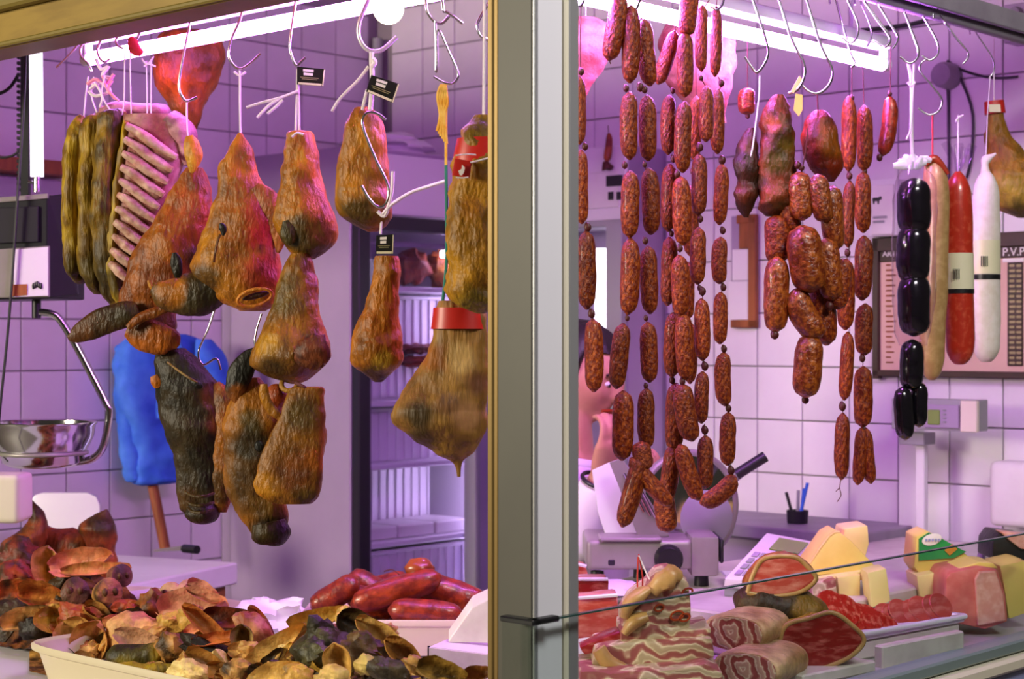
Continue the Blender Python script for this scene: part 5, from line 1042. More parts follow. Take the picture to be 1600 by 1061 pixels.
t.part('label_oval', lathe(P(1456, 843, 3.554), [(0, .002), (17 * 3.55 / F, .0)], 20, Vector((.9, 0, .1)), Vector((.1, 0, .55)), -YV), 'print_w', parent=lb); t.part('label_print', pprism([(1476, 860), (1488, 850), (1496, 858), (1484, 868)], 3.553, .002), 'orange', parent=lb, smooth=False)
t.part('label_script', join(*[pprism([(1446 + q * 5, 842), (1449 + q * 5, 842), (1449 + q * 5, 846), (1446 + q * 5, 846)], 3.5505, .001) for q in range(5)]), 'blue_d', parent=lb, smooth=False)
cheese('cream cheese block under the green labelled wedge', [(1432, 900), (1478, 892), (1490, 930), (1484, 945), (1438, 940)], 3.52, .10, 'cheese_p')
t = cheese('pink mortadella block with a cut end, beside the yellow cheese', [(1476, 970), (1478, 905), (1484, 894), (1530, 885), (1560, 890), (1572, 930), (1576, 972), (1540, 984)], 3.42, .14, 'mortadella', None, .008, 'mortadella', 'sausage')
t.part('cut_end', pprism([(1528, 978), (1524, 905), (1530, 893), (1556, 892), (1568, 930), (1572, 970)], 3.413, .01, .003), 'mort_cut', smooth=False, label='paler cut end'); t.part('yellow_film', pprism([(1484, 893), (1530, 878), (1552, 880), (1560, 888), (1530, 887)], 3.44, .10, .002), 'cheese', smooth=False)
cheese('square yellow cheese block past the mortadella', [(1562, 884), (1598, 876), (1612, 880), (1614, 955), (1576, 968), (1570, 925)], 3.50, .12, 'cheese', None, .005, 'cheese_block')
t = cheese('black rinded cheese with a pink cut top at the frame edge', [(1550, 874), (1552, 846), (1562, 832), (1610, 838), (1616, 880), (1580, 882)], 3.64, .12, 'black_rind', None, .006, 'black_cheese'); t.part('cut_top', pprism([(1562, 830), (1580, 846), (1596, 858), (1612, 858), (1614, 836)], 3.632, .04, .003), 'mort_cut', smooth=False)
t = Thing('red_figure', 'small red and purple ornament on the worktop behind the cheeses', 'ornament', P(1534, 880, 3.8)); t.part('top', blob(P(1535, 852, 3.8), .009, .009, .010, 12, 8), 'redtape'); t.part('body', loft([(1534, 858, 4), (1533, 868, 6), (1532, 880, 7), (1532, 890, 7)], 3.8, 12, 3), 'lilac')
one('gap_shade_plate', box(P(1400, 925, 3.62), .09, .02, .03, A, B, UP, .002), 'dframe', 'dark plate standing in for shade in the gap between the cheeses', 'plate', smooth=False)  # dark plate put in as the shade between the cheeses
for (px, py, Yk_) in ((1320, 890, 3.5), (1410, 890, 3.7)): pass
# stepped riser the cheeses stand on
one('display_riser', sbox(.86, 1.9, .20, .40, .966, 1.045, .004), 'marble', 'pale stepped riser behind the plate where the cheeses stand', 'riser', smooth=False)
# ================================================================== PERSON serving
pY = 4.12
def person():
    K = F / pY
    hx, hz = P(912, 590, pY).x, P(912, 588, pY).z
    head = Vector((hx, pY, hz))
    # face direction: to the slicer, slightly toward the counter, looking down
    fd = Vector((.86, -.42, -.28)).normalized(); rt = fd.cross(UP).normalized(); upv = rt.cross(fd).normalized()
    R = Matrix((fd, -rt, upv)).transposed()
    V, Fc = blob((0, 0, 0), 1, 1, 1, 40, 30)
    out = []
    def bump(v, c, r): d = (v - Vector(c)).length / r; return max(0, 1 - d * d) ** 2
    for v in V:
        x, y, z = v
        p = Vector((x * .094, y * .074, z * .112))
        if x > 0: p.x *= 1 - .10 * max(0, -z); p.y *= 1 - .22 * max(0, -z) * x
        if z < -.3: p.x *= 1 - .12 * (-.3 - z); p.y *= 1 - .25 * (-.3 - z)
        p += Vector((.030, 0, -.012)) * bump(p, (.092, 0, -.018), .026)      # nose tip
        p += Vector((.012, 0, 0)) * bump(p, (.092, 0, .005), .025)           # bridge
        p += Vector((.007, 0, 0)) * bump(p, (.086, 0, .032), .05)            # brow
        p += Vector((.013, 0, 0)) * bump(p, (.080, 0, -.058), .026)          # lips
        p += Vector((.020, 0, -.008)) * bump(p, (.066, 0, -.092), .034)      # chin
        for s in (-1, 1):
            p -= Vector((.009, 0, 0)) * bump(p, (.084, .032 * s, .006), .024)  # sockets
            p += Vector((.004, .003 * s, 0)) * bump(p, (.066, .045 * s, -.02), .03)
            p += Vector((0, .018 * s, 0)) * bump(p, (-.004, .074 * s, -.006), .026)  # ears
        out.append(head + R @ p)
    H = (out, Fc)
    nb = Vector((hx - .035, pY + .01, hz - .19))
    neck = rings([head + R @ Vector((-.02, 0, -.03)), head + Vector((-.03, 0, -.11)), nb], [.054, .050, .062], [.054, .050, .062], 18)
    sx = Vector((.42, .86, 0)).normalized()                              # shoulder axis (perpendicular to facing)
    cz = nb.z
    torso = rings([nb + UP * .01, nb + UP * -.035, nb + UP * -.10, nb + UP * -.25, nb + UP * -.40, nb + UP * -.55, nb + UP * -.66], [.06, .13, .175, .16, .145, .175, .17], [.06, .075, .105, .12, .105, .125, .12], 24, 2.2, Vector((.86, -.42, 0)))
    legs = [rings([nb + UP * -.60 + sx * (.085 * s), nb + UP * -.95 + sx * (.085 * s), Vector((nb.x + sx.x * .08 * s, nb.y + sx.y * .08 * s, .06))], [.09, .062, .045], [.095, .065, .05], 16) for s in (-1, 1)]
    feet = [box(Vector((nb.x + .05 + sx.x * .08 * s, nb.y - .02 + sx.y * .08 * s, .04)), .23, .085, .08, Vector((.9, -.43, 0)), Vector((.43, .9, 0)), UP, .02, 2) for s in (-1, 1)]
    shN = nb - sx * .17 + UP * -.06; shF = nb + sx * .17 + UP * -.06
    handN = P(948, 716, 3.86); elbN = P(905, 850, 3.93)
    handF = P(1006, 760, 4.0); elbF = P(950, 838, 4.18)
    arms = []
    for sh, el, ha in ((shN, elbN, handN), (shF, elbF, handF)):
        w = el.lerp(ha, .80); arms.append(rings([Vector(c) for c in crom([tuple(sh), tuple(sh.lerp(el, .5)), tuple(el), tuple(el.lerp(w, .5)), tuple(w)], 4)], [.055, .053, .051, .048, .046, .044, .042, .042, .042, .042, .041, .038, .036, .034, .031, .028, .026], [.055, .053, .051, .048, .046, .044, .042, .042, .042, .042, .041, .038, .036, .034, .031, .026, .020], 16))
    hands = []
    for sh, el, ha in ((shN, elbN, handN), (shF, elbF, handF)):
        w = el.lerp(ha, .80); d = (ha - el).normalized(); side = d.cross(Vector((.5, -.8, .2))).normalized(); pn = side.cross(d).normalized()
        pe = w + d * .085
        hands.append(rings([w - d * .01, w + d * .03, w + d * .07, pe], [.024, .036, .041, .038], [.017, .017, .015, .012], 14, 2.4, pn))
        for i in range(4):
            o = side * (-.029 + .0193 * i); L = (.062, .072, .067, .052)[i]; b = pe + o
            k1 = b + d * L * .45 - pn * .010; k2 = k1 + d * L * .20 - pn * .022; k3 = k2 - d * L * .08 - pn * .022
            hands.append(tube([b - d * .02, b, k1, k2, k3], .0088, 8, 3, .0068))
        th = w + d * .03 + side * .032; hands.append(tube([th - side * .02, th + side * .012 + d * .022, th + side * .014 + d * .048 - pn * .018, th + d * .062 - pn * .034], .0105, 8, 3, .0078))
    full = join(H, neck, torso, *legs, *feet, *arms, *hands)
    c0 = Vector((nb.x, nb.y, 0))
    t = Thing('person', 'dark haired person in a white coat bending over the slicer, hand raised', 'person', c0)
    b = t.part('body', full, 'skin'); md = b.modifiers.new('remesh', 'REMESH'); md.mode = 'VOXEL'; md.voxel_size = .0055; md.use_smooth_shade = True
    sm = b.modifiers.new('smooth', 'SMOOTH'); sm.factor = .5; sm.iterations = 3
    # coat: follows the body from collar to thigh and to the wrists
    cs = [rings([nb + UP * -.012, nb + UP * -.04, nb + UP * -.11, nb + UP * -.25, nb + UP * -.40, nb + UP * -.55, nb + UP * -.80], [.085, .145, .19, .176, .162, .195, .22], [.085, .092, .122, .137, .124, .145, .17], 28, 2.2, Vector((.86, -.42, 0)))]
    for sh, el, ha in ((shN, elbN, handN), (shF, elbF, handF)):
        w = el.lerp(ha, .70); C = [Vector(c) for c in crom([tuple(sh), tuple(sh.lerp(el, .5)), tuple(el), tuple(el.lerp(w, .5)), tuple(w)], 4)]
        r_ = [.072, .070, .067, .065, .063, .062, .061, .060, .060, .059, .057, .054, .052, .050, .048, .046, .045]; cs.append(rings(C, r_, r_, 18))
    co = t.part('coat', join(*cs), 'coat'); md = co.modifiers.new('remesh', 'REMESH'); md.mode = 'VOXEL'; md.voxel_size = .008; md.use_smooth_shade = True
    sm = co.modifiers.new('smooth', 'SMOOTH'); sm.factor = .5; sm.iterations = 4
    t.part('collar', ring(nb + UP * .0, .082, .014, sx, Vector((.86, -.42, -.25)).normalized(), 26, 8, .084), 'coat', parent=co)
    w = elbN.lerp(handN, .74); dN = (handN - elbN).normalized(); u = dN.cross(UP).normalized(); t.part('bracelet', ring(w, .040, .005, u, u.cross(dN).normalized(), 22, 8), 'dframe', label='dark bracelet')
    hv = []
    for v in blob((0, 0, 0), 1, 1, 1, 34, 24, amp=.06, ns=3)[0]:
        p = Vector((v.x * .104 - .018, v.y * .088, v.z * .118 + .014))
        if v.x > .25: p.x = min(p.x, .055 + .04 * max(0, v.z)); 
        if v.x > .25 and v.z < .45: p.x = min(p.x, .015)
        if v.z < -.3: p.x -= .02
        hv.append(head + R @ p)
    t.part('hair', (hv, blob((0, 0, 0), 1, 1, 1, 34, 24)[1]), 'hair')
    for s in (-1, 1):
        e_ = head + R @ Vector((.079, .031 * s, .004)); t.part('eye', blob(e_ - R @ Vector((.006, 0, 0)), .011, .011, .007, 12, 8), 'white_e'); t.part('iris', blob(e_ + R @ Vector((.0025, 0, -.001)), .004, .005, .005, 10, 6), 'hair')
        t.part('eyebrow', tube([head + R @ Vector((.088, .018 * s, .026)), head + R @ Vector((.087, .034 * s, .031)), head + R @ Vector((.076, .050 * s, .026))], .0032, 6, 3), 'hair')
    t.part('lips', join(tube([head + R @ Vector((.078, -.024, -.061)), head + R @ Vector((.094, 0, -.057)), head + R @ Vector((.078, .024, -.061))], .0042, 7, 4), tube([head + R @ Vector((.077, -.020, -.064)), head + R @ Vector((.091, 0, -.067)), head + R @ Vector((.077, .020, -.064))], .005, 7, 4)), 'sausage_r', label='dark pink lips')
person()
# ================================================================== SCALE AND WALL THINGS ON THE FASCIA SIDE
Yq = 3.75
hs = Thing('hanging_scale', 'black hanging shop scale with a bright glass dial and steel pan', 'scale', P(60, 465, Yq))
g = prism([P(-60, 318, Yq), P(75, 304, Yq), P(75, 467, Yq), P(-60, 470, Yq)], (.05, .12, 0), .004); hs.part('body', g, 'black', smooth=False)
hs.part('side_cover', prism([P(75, 306, Yq), P(112, 300, Yq + .08), P(122, 460, Yq + .08), P(75, 466, Yq)], (-.01, .06, 0), .003), 'black', smooth=False)
hs.part('top_trim', prism([P(-60, 313, Yq - .004), P(75, 302, Yq - .004), P(75, 310, Yq - .004), P(-60, 322, Yq - .004)], (.0, .06, 0), .002), 'brush', smooth=False)
f = hs.part('dial_window', pprism([(-40, 392), (77, 384), (77, 464), (-40, 466)], Yq - .008, .008, .002), 'brush', smooth=False, label='silver dial window'); hs.part('dial_face', pprism([(22, 390), (75, 386), (75, 462), (22, 464)], Yq - .011, .004), 'white_e', smooth=False, parent=f)
hs.part('dial_patch', pprism([(18, 445), (42, 444), (42, 461), (18, 463)], Yq - .013, .003), 'wood', smooth=False, parent=f); em = []
for q in range(5): em.append(blob(P(52 + q * 3, 444 - abs(q - 2) * -1.5, Yq - .0125), .003, .0015, .007, 8, 6))
hs.part('crest_mark', join(*em), 'dframe', parent=f, label='dark crest emblem')
hs.part('upper_panel', pprism([(-40, 326), (60, 322), (60, 378), (-40, 382)], Yq - .006, .006, .002), 'dframe', smooth=False)
hs.part('spindle', ptube([(57, 464), (57, 478), (57, 497)], Yq + .03, .010, 10, 1), 'black')
hs.part('pan_arm', ptube([(62, 488), (78, 490), (92, 498), (112, 528), (140, 580), (164, 628), (170, 644), (166, 680), (158, 704), (142, 718), (115, 722), (85, 722)], Yq + .03, .0085, 10, 4), 'chrome')
pc = P(66, 722, Yq + .03); s = Yq / F
hs.part('pan', lathe(pc, [(0, -.012), (50 * s, -.010), (62 * s, .0), (70 * s, .030), (80 * s, .058), (82 * s, .080), (85 * s, .084), (85 * s, .088), (80 * s, .086), (77 * s, .06), (66 * s, .03), (50 * s, .005), (0, .003)], 44), 'chrome', label='deep steel pan')
hs.part('pan_ring', ring(pc + UP * .02, 69 * s, .004, Vector((1, 0, 0)), YV, 40, 8), 'brush')
hs.part('rack_bar', prism([P(32, 78, Yq + .05), P(44, 78, Yq + .05), P(44, 306, Yq + .05), P(32, 306, Yq + .05)], (0, .02, 0)), 'black', smooth=False)
for i in range(24): hs.part('rack_tooth', box(P(30, 90 + i * 9, Yq + .055), .008, .014, .007, bev=.001), 'black', smooth=False)
hs.part('hanger', ptube([(38, -300), (38, 0), (38, 80)], Yq + .06, .006, 8, 1), 'black')
vl = Thing('vertical_lamp', 'upright glowing white lamp tube beside the black rack bar', 'lamp', P(57, 290, Yq + .03))
vl.part('tube', ptube([(56, 74), (57, 160), (58, 276)], Yq + .03, .0145, 14, 1), 'lamp_soft'); vl.part('end_fitting', ptube([(58, 276), (58, 300)], Yq + .03, .008, 10, 1), 'chrome'); vl.part('end_fitting', ptube([(56, 50), (56, 74)], Yq + .03, .010, 10, 1), 'chrome')
vl.part('bracket', join(ptube([(44, 284), (58, 286)], Yq + .035, .004, 8, 1), ptube([(44, 72), (56, 70)], Yq + .035, .004, 8, 1)), 'chrome')
one('power_cable', ptube([(30, -20), (40, 90), (26, 330), (14, 500), (0, 640), (-8, 740)], Yq - .02, .003, 7, 5), 'black', 'thin black cable hanging in front of the scale', 'cable')
one('power_cable', ptube([(-20, 146), (0, 146), (16, 136), (28, 118)], Yq + .1, .004, 7, 4), 'black', 'short black cable looping beside the rack bar top', 'cable')
one('power_cable', ptube([(-20, 240), (0, 246), (18, 244), (30, 236)], Yq + .1, .003, 7, 4), 'black', 'short black cable looping above the scale body', 'cable')
bx = Thing('ticket_printer', 'cream plastic box jutting in below the steel pan', 'box', P(0, 815, 3.35))
bx.part('housing', box(P(-24, 777, 3.40), .164, .10, .094, bev=.012, seg=3), 'cream'); bx.part('bracket', tube([P(-70, 777, 3.42), P(-200, 777, 3.42), P(-200, 1100, 3.42)], .012, 8, 1), 'grey')
# leaning white board
one('cutting_board', prism([P(x, y, 4.75) for x, y in ((45, 862), (46, 785), (54, 774), (66, 770), (136, 770), (150, 776), (156, 790), (156, 862))], (.0, .025, .0), .004), 'white_e', 'white rounded cutting board standing against the tiles', 'board', smooth=True)
# blue coat on a peg with a stick
Yj = on_b(265, 640, LB - .05).y - .10
jk = Thing('work_coat', 'blue cotton work coat hanging on the tiled wall', 'coat', P(265, 525, Yj))
def cloth(st): return [(x, y, w * 1.42, d) for x, y, w, d in st]
jk.part('cloth', loft(cloth([(262, 522, 26, 8), (258, 535, 50, 18), (252, 560, 54, 26), (248, 600, 52, 30), (244, 650, 46, 32), (242, 700, 38, 32), (244, 735, 34, 30), (246, 752, 33, 26), (246, 757, 24, 10)]), Yj, 44, 7, 2.8, amp=.020, ns=9, seed=3, dax=B), 'blue')
jk.part('sleeve', loft(cloth([(206, 530, 9, 8), (198, 550, 14, 14), (197, 600, 14, 16), (202, 660, 14, 16), (207, 720, 15, 15), (210, 748, 14, 12), (210, 753, 8, 6)]), Yj - .065, 22, 6, amp=.010, ns=16, dax=B), 'blue')
jk.part('sleeve', loft(cloth([(316, 530, 10, 8), (328, 555, 19, 14), (338, 590, 17, 14), (348, 625, 10, 10), (352, 640, 4, 4)]), Yj, 20, 6, amp=.008, ns=18, dax=B), 'blue')
jk.part('collar', loft(cloth([(222, 524, 8, 8), (240, 534, 9, 9), (262, 540, 9, 9), (282, 534, 8, 8)]), Yj - .05, 14, 4, amp=.004), 'blue'); jk.part('pocket', pprism([(232, 612), (258, 606), (264, 652), (238, 656)], Yj - .075, .012, .003), 'blue', smooth=False)
jk.part('peg', tube([P(255, 526, Yj + .08), P(255, 524, Yj - .06)], .006, 8, 1), 'steel')
one('wooden_stick', tube([P(238, 755, Yj - .03), P(247, 800, Yj - .03), P(258, 858, Yj - .03)], .016, 10, 2), 'wood', 'brown wooden stick below the blue coat', 'stick')
# chopping bench
zb = .965
c1, c2, c3, c4 = on_z(372, 879, zb), on_z(150, 925, zb), on_z(185, 862, zb), on_z(330, 858, zb)
bq = Thing('chopping_bench', 'white topped chopping bench on brown legs in front of the tiles', 'bench', Vector((-.85, 4.75, 0)))
e0 = (c2 - c1); e0.z = 0; e0.normalize(); e1 = Vector((-e0.y, e0.x, 0)); e1 = e1 if e1.y > 0 else -e1
Lb, Wb = .62, .40; cb = c1 + e0 * (Lb / 2) + e1 * (Wb / 2)
bq.org = Vector((cb.x, cb.y, 0)); bq.o.location = bq.org
bq.part('top', box((cb.x, cb.y, zb - .028), Lb, Wb, .056, e0, e1, UP, .004), 'white', smooth=False); bq.part('frame', box((cb.x, cb.y, zb - .10), Lb - .05, Wb - .06, .085, e0, e1, UP, .003), 'wood_d', smooth=False)
for sx_ in (-1, 1):
    for sy_ in (-1, 1): bq.part('leg', box(Vector((cb.x, cb.y, (zb - .056) / 2)) + e0 * ((Lb / 2 - .05) * sx_) + e1 * ((Wb / 2 - .05) * sy_), .055, .055, zb - .056, e0, e1, UP, .003), 'wood', smooth=False)
kn = Thing('knife', 'knife with a black handle lying on the chopping bench', 'knife', on_z(300, 858, zb)); p0, p1, p2 = on_z(308, 859, zb + .012), on_z(288, 857, zb + .010), on_z(240, 861, zb + .004)
kn.part('handle', tube([p0, p0.lerp(p1, .5), p1], .012, 10, 2), 'black'); kn.part('blade', prism([p1 + UP * .008, p2 + UP * .004, p2 + UP * -.002, p1 + UP * -.006], (0, .002, 0)), 'brush', smooth=False)
# ================================================================== TRAYS AND PILES ON THE COUNTER
LZ = .93
def tray(label, c, L, Wd, H, X, name='white_tray', m_='tray'):
    Yx = Vector((-X.y, X.x, 0)); t = Thing(name, label, 'tray', (c.x, c.y, LZ)); V = []; Fc = []; n = 40
    prof = [(0.0, .004), (.86, .004), (.90, .012), (.985, H), (1.03, H + .004), (1.05, H), (1.045, H - .008), (1.0, H - .012), (.93, 0), (0, 0)]
    for r, h in prof:
        for k in range(n):
            a = 2 * math.pi * k / n; V.append(Vector((c.x, c.y, LZ + h)) + X * (L / 2 * r * spow(math.cos(a), 7)) + Yx * (Wd / 2 * r * spow(math.sin(a), 7)))
    for i in range(len(prof) - 1):
        for k in range(n): k2 = (k + 1) % n; Fc.append((i * n + k, i * n + k2, (i + 1) * n + k2, (i + 1) * n + k))
    t.part('dish', (V, Fc), m_); return t
nB = B
tray('white tray heaped with pig ears and snouts, nearest on the counter', W(.11, .87, 0), .62, .34, .072, nB)
tray('white tray holding the thick red sausages', Vector((-.222, 3.45, 0)), .37, .26, .08, Vector((1, 0, 0)))
tray('long white tray under the reddish pig feet at the back', W(.40, 1.50, 0), .52, .40, .05, nB)
# red sausages pile in its tray
rs = [(486, 950, 560, 905, 40, .2, 3.44, 'long red sausage sticking out at the tray end'), (545, 898, 618, 936, 42, -.2, 3.50, 'short red sausage at the back of the tray'), (548, 945, 690, 900, 44, .05, 3.40, 'long red sausage lying across the pile'), (650, 905, 760, 944, 46, -.15, 3.44, 'red sausage sloping down towards the post'),
      (606, 953, 725, 963, 40, .15, 3.34, 'front red sausage lying low in the tray'), (540, 925, 620, 958, 40, .0, 3.46, 'red sausage half buried in the middle'), (640, 940, 770, 950, 44, .1, 3.48, 'red sausage hidden behind the front one'), (560, 930, 640, 905, 40, 0, 3.55, 'red sausage at the rear of the pile'), (520, 985, 640, 992, 42, 0, 3.42, 'red sausage at the bottom of the tray, near its end'), (620, 990, 730, 985, 42, 0, 3.44, 'red sausage at the bottom of the tray, middle'), (540, 960, 680, 962, 42, 0, 3.52, 'red sausage at the bottom of the tray, far side')]
for i, (x0, y0, x1, y1, w, bd, Y, lb) in enumerate(rs):
    t = Thing('red_sausage', lb, 'sausage', P((x0 + x1) / 2, (y0 + y1) / 2, Y), 'thick red sausages in the white tray'); place_link(t, x0, y0, x1, y1, w, Y, 'sausage_r', bd, i % 4, name='casing')
    if i == 3: t.part('tied_end', blob(P(656, 890, Y - .02), .028, .024, .022, 14, 9, amp=.3, ns=2.2, seed=2), 'sausage_o'); t.part('string', ptube([(600, 893), (612, 890), (622, 896), (628, 904)], Y, .0012, 6, 4), 'string_d')
# paper and folded white boxes near the post
one('paper_sheet', prism([P(x, y, 3.05) for x, y in ((700, 1004), (738, 950), (790, 925), (790, 1006))], (0, .012, .02), .002), 'marble', 'grey white paper sheet leaning beside the post', 'paper', smooth=False)
t = Thing('card_box', 'flat white carton with a dark edge beside the post', 'box', P(730, 1030, 3.0)); t.part('lid', prism([P(672, 1010, 2.98), P(800, 1026, 2.98), P(800, 1004, 3.12), P(705, 996, 3.12)], (0, 0, -.005), .001), 'white', smooth=False); t.part('front', prism([P(670, 1012, 2.975), P(800, 1028, 2.975), P(800, 1095, 2.975), P(670, 1095, 2.975)], (0, .006, 0), .001), 'marble', smooth=False)
t.part('dark_edge', prism([P(655, 1026, 2.99), P(672, 1030, 2.99), P(672, 1010, 2.99), P(668, 1010, 2.99), P(668, 1026, 2.99)], (0, .006, 0)), 'dframe', smooth=False)
g = blob(P(420, 975, 3.55), .09, .06, .055, 30, 18, amp=.5, ns=2.2, seed=8); one('plastic_bag', g, 'bag', 'white plastic bag crumpled behind the offal heap', 'bag')
g = prism([P(x, y, 3.52) for x, y in ((172, 950), (190, 935), (230, 930), (262, 938), (232, 972), (214, 978))], (0, .012, .012), .002); one('paper_sheet', g, 'white', 'white folded paper sticking out of the heap under the bench', 'paper', smooth=False)
# ------------------------------------------------------------------ offal heap
random.seed(11)
def ear(t_name, label, px, py, L, Wd, rot, tilt, c, c2, cup=.55, curl=.3, group=None, seed=0, dY=0.0, cat='pig ear', pn=.75):
    Y = heapY(px, py) + dY; s = Y / F; nu, nv = 14, 9; L *= s; Wd *= s
    r = math.radians(rot); X = Vector((math.cos(r), 0, -math.sin(r))); N = Vector((0, -math.cos(tilt), math.sin(tilt))); N = (N - X * N.dot(X)).normalized(); Yx = N.cross(X)
    c0 = P(px, py, Y); top, bot = [], []
    for i in range(nu + 1):
        u = i / nu; w = Wd * .5 * max(.05, math.sin(math.pi * min(1, u ** pn * .93 + .05))) ** .65
        for j in range(nv):
            v = -1 + 2 * j / (nv - 1)
            q = Vector((u * 3 + seed, v * 1.5, seed * 1.3)); nz = mnoise.fractal(q, 1, 2, 3) * .16 * Wd
            z = cup * Wd * (v * v - .3) + curl * L * (u - .5) ** 2 + nz
            p = c0 + X * ((u - .5) * L) + Yx * (v * w + nz * .3) + N * z
            top.append(p); bot.append(p - N * .0055)
    V = top + bot; o = len(top); Fc = []
    for i in range(nu):
        for j in range(nv - 1):
            a = i * nv + j; Fc.append((a, a + 1, a + nv + 1, a + nv)); Fc.append((o + a, o + a + nv, o + a + nv + 1, o + a + 1))
    for i in range(nu): a = i * nv; Fc.append((a, a + nv, o + a + nv, o + a)); a = i * nv + nv - 1; Fc.append((a + nv, a, o + a, o + a + nv))
    for j in range(nv - 1): a = j; Fc.append((a + 1, a, o + a, o + a + 1)); a = nu * nv + j; Fc.append((a, a + 1, o + a + 1, o + a))
    return one(t_name, (V, Fc), 'scrap', label, cat, group, cols=paint(V, c, var=(c2, .5), vs=35, seed=seed))
def chunk(t_name, label, px, py, rx, ry, rot, c, c2, seed=0, amp=.38, group=None, dY=0.0, cat='offal', d=None):
    Y = heapY(px, py) + dY; s = Y / F
    g = blob(P(px, py, Y), rx * s, (d or min(rx, ry) * .9) * s, ry * s, 20, 14, Euler((0.2, math.radians(rot), 0)).to_matrix(), amp, 1.7, seed)
    return one(t_name, g, 'scrap', label, cat, group, cols=paint(g[0], c, var=(c2, .5), vs=40, seed=seed))
def snout(label, px, py, r, rot, c, c2, seed=0, dY=0.0):
    Y = heapY(px, py) + dY; s = Y / F; c0 = P(px, py, Y); a = math.radians(rot)
    d = Vector((math.sin(a) * .8, -.8, math.cos(a) * .25)).normalized(); u = d.cross(UP).normalized(); w = u.cross(d)
    t = Thing('pig_snout', label, 'pig snout', c0); R = r * s
    g = lathe(c0, [(0, R * .55), (R * .75, R * .55), (R, R * .4), (R * 1.02, R * .1), (R * .85, -R * .8), (R * .6, -R * 1.6), (0, -R * 1.7)], 22, u, w, d); V = [v + (v - c0) * mnoise.noise(v * 40) * .12 for v in g[0]]
    t.part('flesh', (V, g[1]), 'scrap', paint(V, c, var=(c2, .5), vs=40, seed=seed))
    for k in (-1, 1): gg = blob(c0 + u * (R * .38 * k) + d * (R * .55), R * .22, R * .16, R * .30, 10, 7); t.part('nostril', gg, 'scrap', paint(gg[0], '4a3020'))
    return t
def heapY(px, py): return LY(min(px, 700), 0.0) + .03 + (1061 - py) * .0024
# low scraps filling the trays under the heap: an uneven bed that follows the heap
def bed(label, prof, base, var, seed, dY, low=1090):
    nx, ny = 70, 30; V = []; Fc = []
    xs = [prof[0][0] + (prof[-1][0] - prof[0][0]) * i / nx for i in range(nx + 1)]
    def top(x):
        for (xa, ya), (xb, yb) in zip(prof, prof[1:]):
            if xa <= x <= xb: return ya + (yb - ya) * (x - xa) / max(1, xb - xa)
        return prof[-1][1]
    for j in range(ny + 1):
        for i, x in enumerate(xs):
            y0 = top(x); y = y0 + (low - y0) * j / ny; p = P(x, y, heapY(x, y) + dY)
            nz = mnoise.fractal(p * 16 + Vector((seed, 0, 0)), .8, 2.2, 5); r = abs(mnoise.noise(p * 34 + Vector((0, seed, 0))))
            p += Vector((.2, -.75, .6)) * (nz * .016 - r * .012); p.z = max(p.z, LZ + .006); V.append(p)
    n1 = len(V)
    for j in range(ny + 1):
        for i, x in enumerate(xs): v = V[j * (nx + 1) + i]; V.append(Vector((v.x, v.y + .05 + .10 * (1 - j / ny), LZ + .002)))
    w = nx + 1
    for j in range(ny):
        for i in range(nx):
            a = j * w + i; Fc.append((a, a + 1, a + w + 1, a + w)); Fc.append((n1 + a, n1 + a + w, n1 + a + w + 1, n1 + a + 1))
    for i in range(nx): Fc.append((i + 1, i, n1 + i, n1 + i + 1)); a = ny * w + i; Fc.append((a, a + 1, n1 + a + 1, n1 + a))
    for j in range(ny): a = j * w; Fc.append((a, a + w, n1 + a + w, n1 + a)); a = j * w + nx; Fc.append((a + w, a, n1 + a, n1 + a + w))
    one('meat_scraps', (V, Fc), 'scrap', label, 'offal', kind='stuff', cols=paint(V, base, var=(var, .7), vs=30, seed=seed))
bed('low dark scraps under the pig feet and ears at the back', [(-30, 880), (40, 875), (110, 880), (190, 905), (225, 950), (240, 985)], '6a4024', '2e2014', 3, .03, 1010)
bed('low tan scraps of skin and fat filling the nearest tray', [(46, 1016), (88, 1004), (130, 990), (200, 968), (290, 945), (350, 962), (400, 985), (430, 1010)], '94703c', '3c2a18', 5, .03)
bed('low olive scraps inside the front dried cluster', [(385, 1050), (430, 1016), (480, 990), (540, 972), (600, 1000), (650, 1035), (700, 1062), (760, 1064)], '7c6438', '2a2418', 7, .035)

T1, T2, T3, D1, D2, R1, R2, Pk, Gd, Wh = 'b08850', 'c29a68', '94703c', '3a2c1c', '241c14', '8a3c20', '702a1c', 'b88a80', 'a88a3c', 'd8c69c'
# back heap: dark feet and heads
def foot(label, st, Y, c, c2, seed, patches=()): return meat('pig_trotter', label, 'pig trotter', st, Y, c, patches, (c2, .5), 'meat_s', .006, 22, seed, .85, 2.0, 'flesh', 20, 20)
foot('dark red pig foot with hoof pointing up beside the cream box', [(48, 782, 4), (54, 795, 10), (58, 815, 15), (48, 835, 26), (36, 850, 34), (30, 872, 30), (40, 890, 10)], 3.92, '8c4030', '4c2820', 71, [(52, 795, 22, '2a1a16', .8)])
foot('dark red pig foot with a split hoof, standing highest in the heap', [(166, 796, 2), (158, 806, 14), (152, 822, 30), (156, 838, 27), (160, 860, 22), (168, 880, 18), (160, 905, 8)], 3.92, '9a4428', '522a20', 72, [(160, 815, 34, '2c2220', .85), (140, 845, 20, '6a2434', .7)])
t = foot('long dark red pig leg lying across the back heap', [(62, 830, 14), (80, 845, 24), (110, 856, 30), (140, 862, 24), (165, 872, 16), (176, 880, 5)], 3.97, '8a382a', '4c2820', 73)
cone = [(150, 822, 12), (172, 832, 13), (184, 838, 5)]
ear('pig_ear', 'pale orange flat ear below the split hoof', 128, 878, 100, 44, -14, .35, 'c08468', 'a86a48', .25, .2, seed=1, dY=-.06); ear('pig_ear', 'tan ear folded upright at the back heap centre', 76, 888, 70, 44, 85, .3, T2, T3, .7, .2, seed=2, dY=-.05)
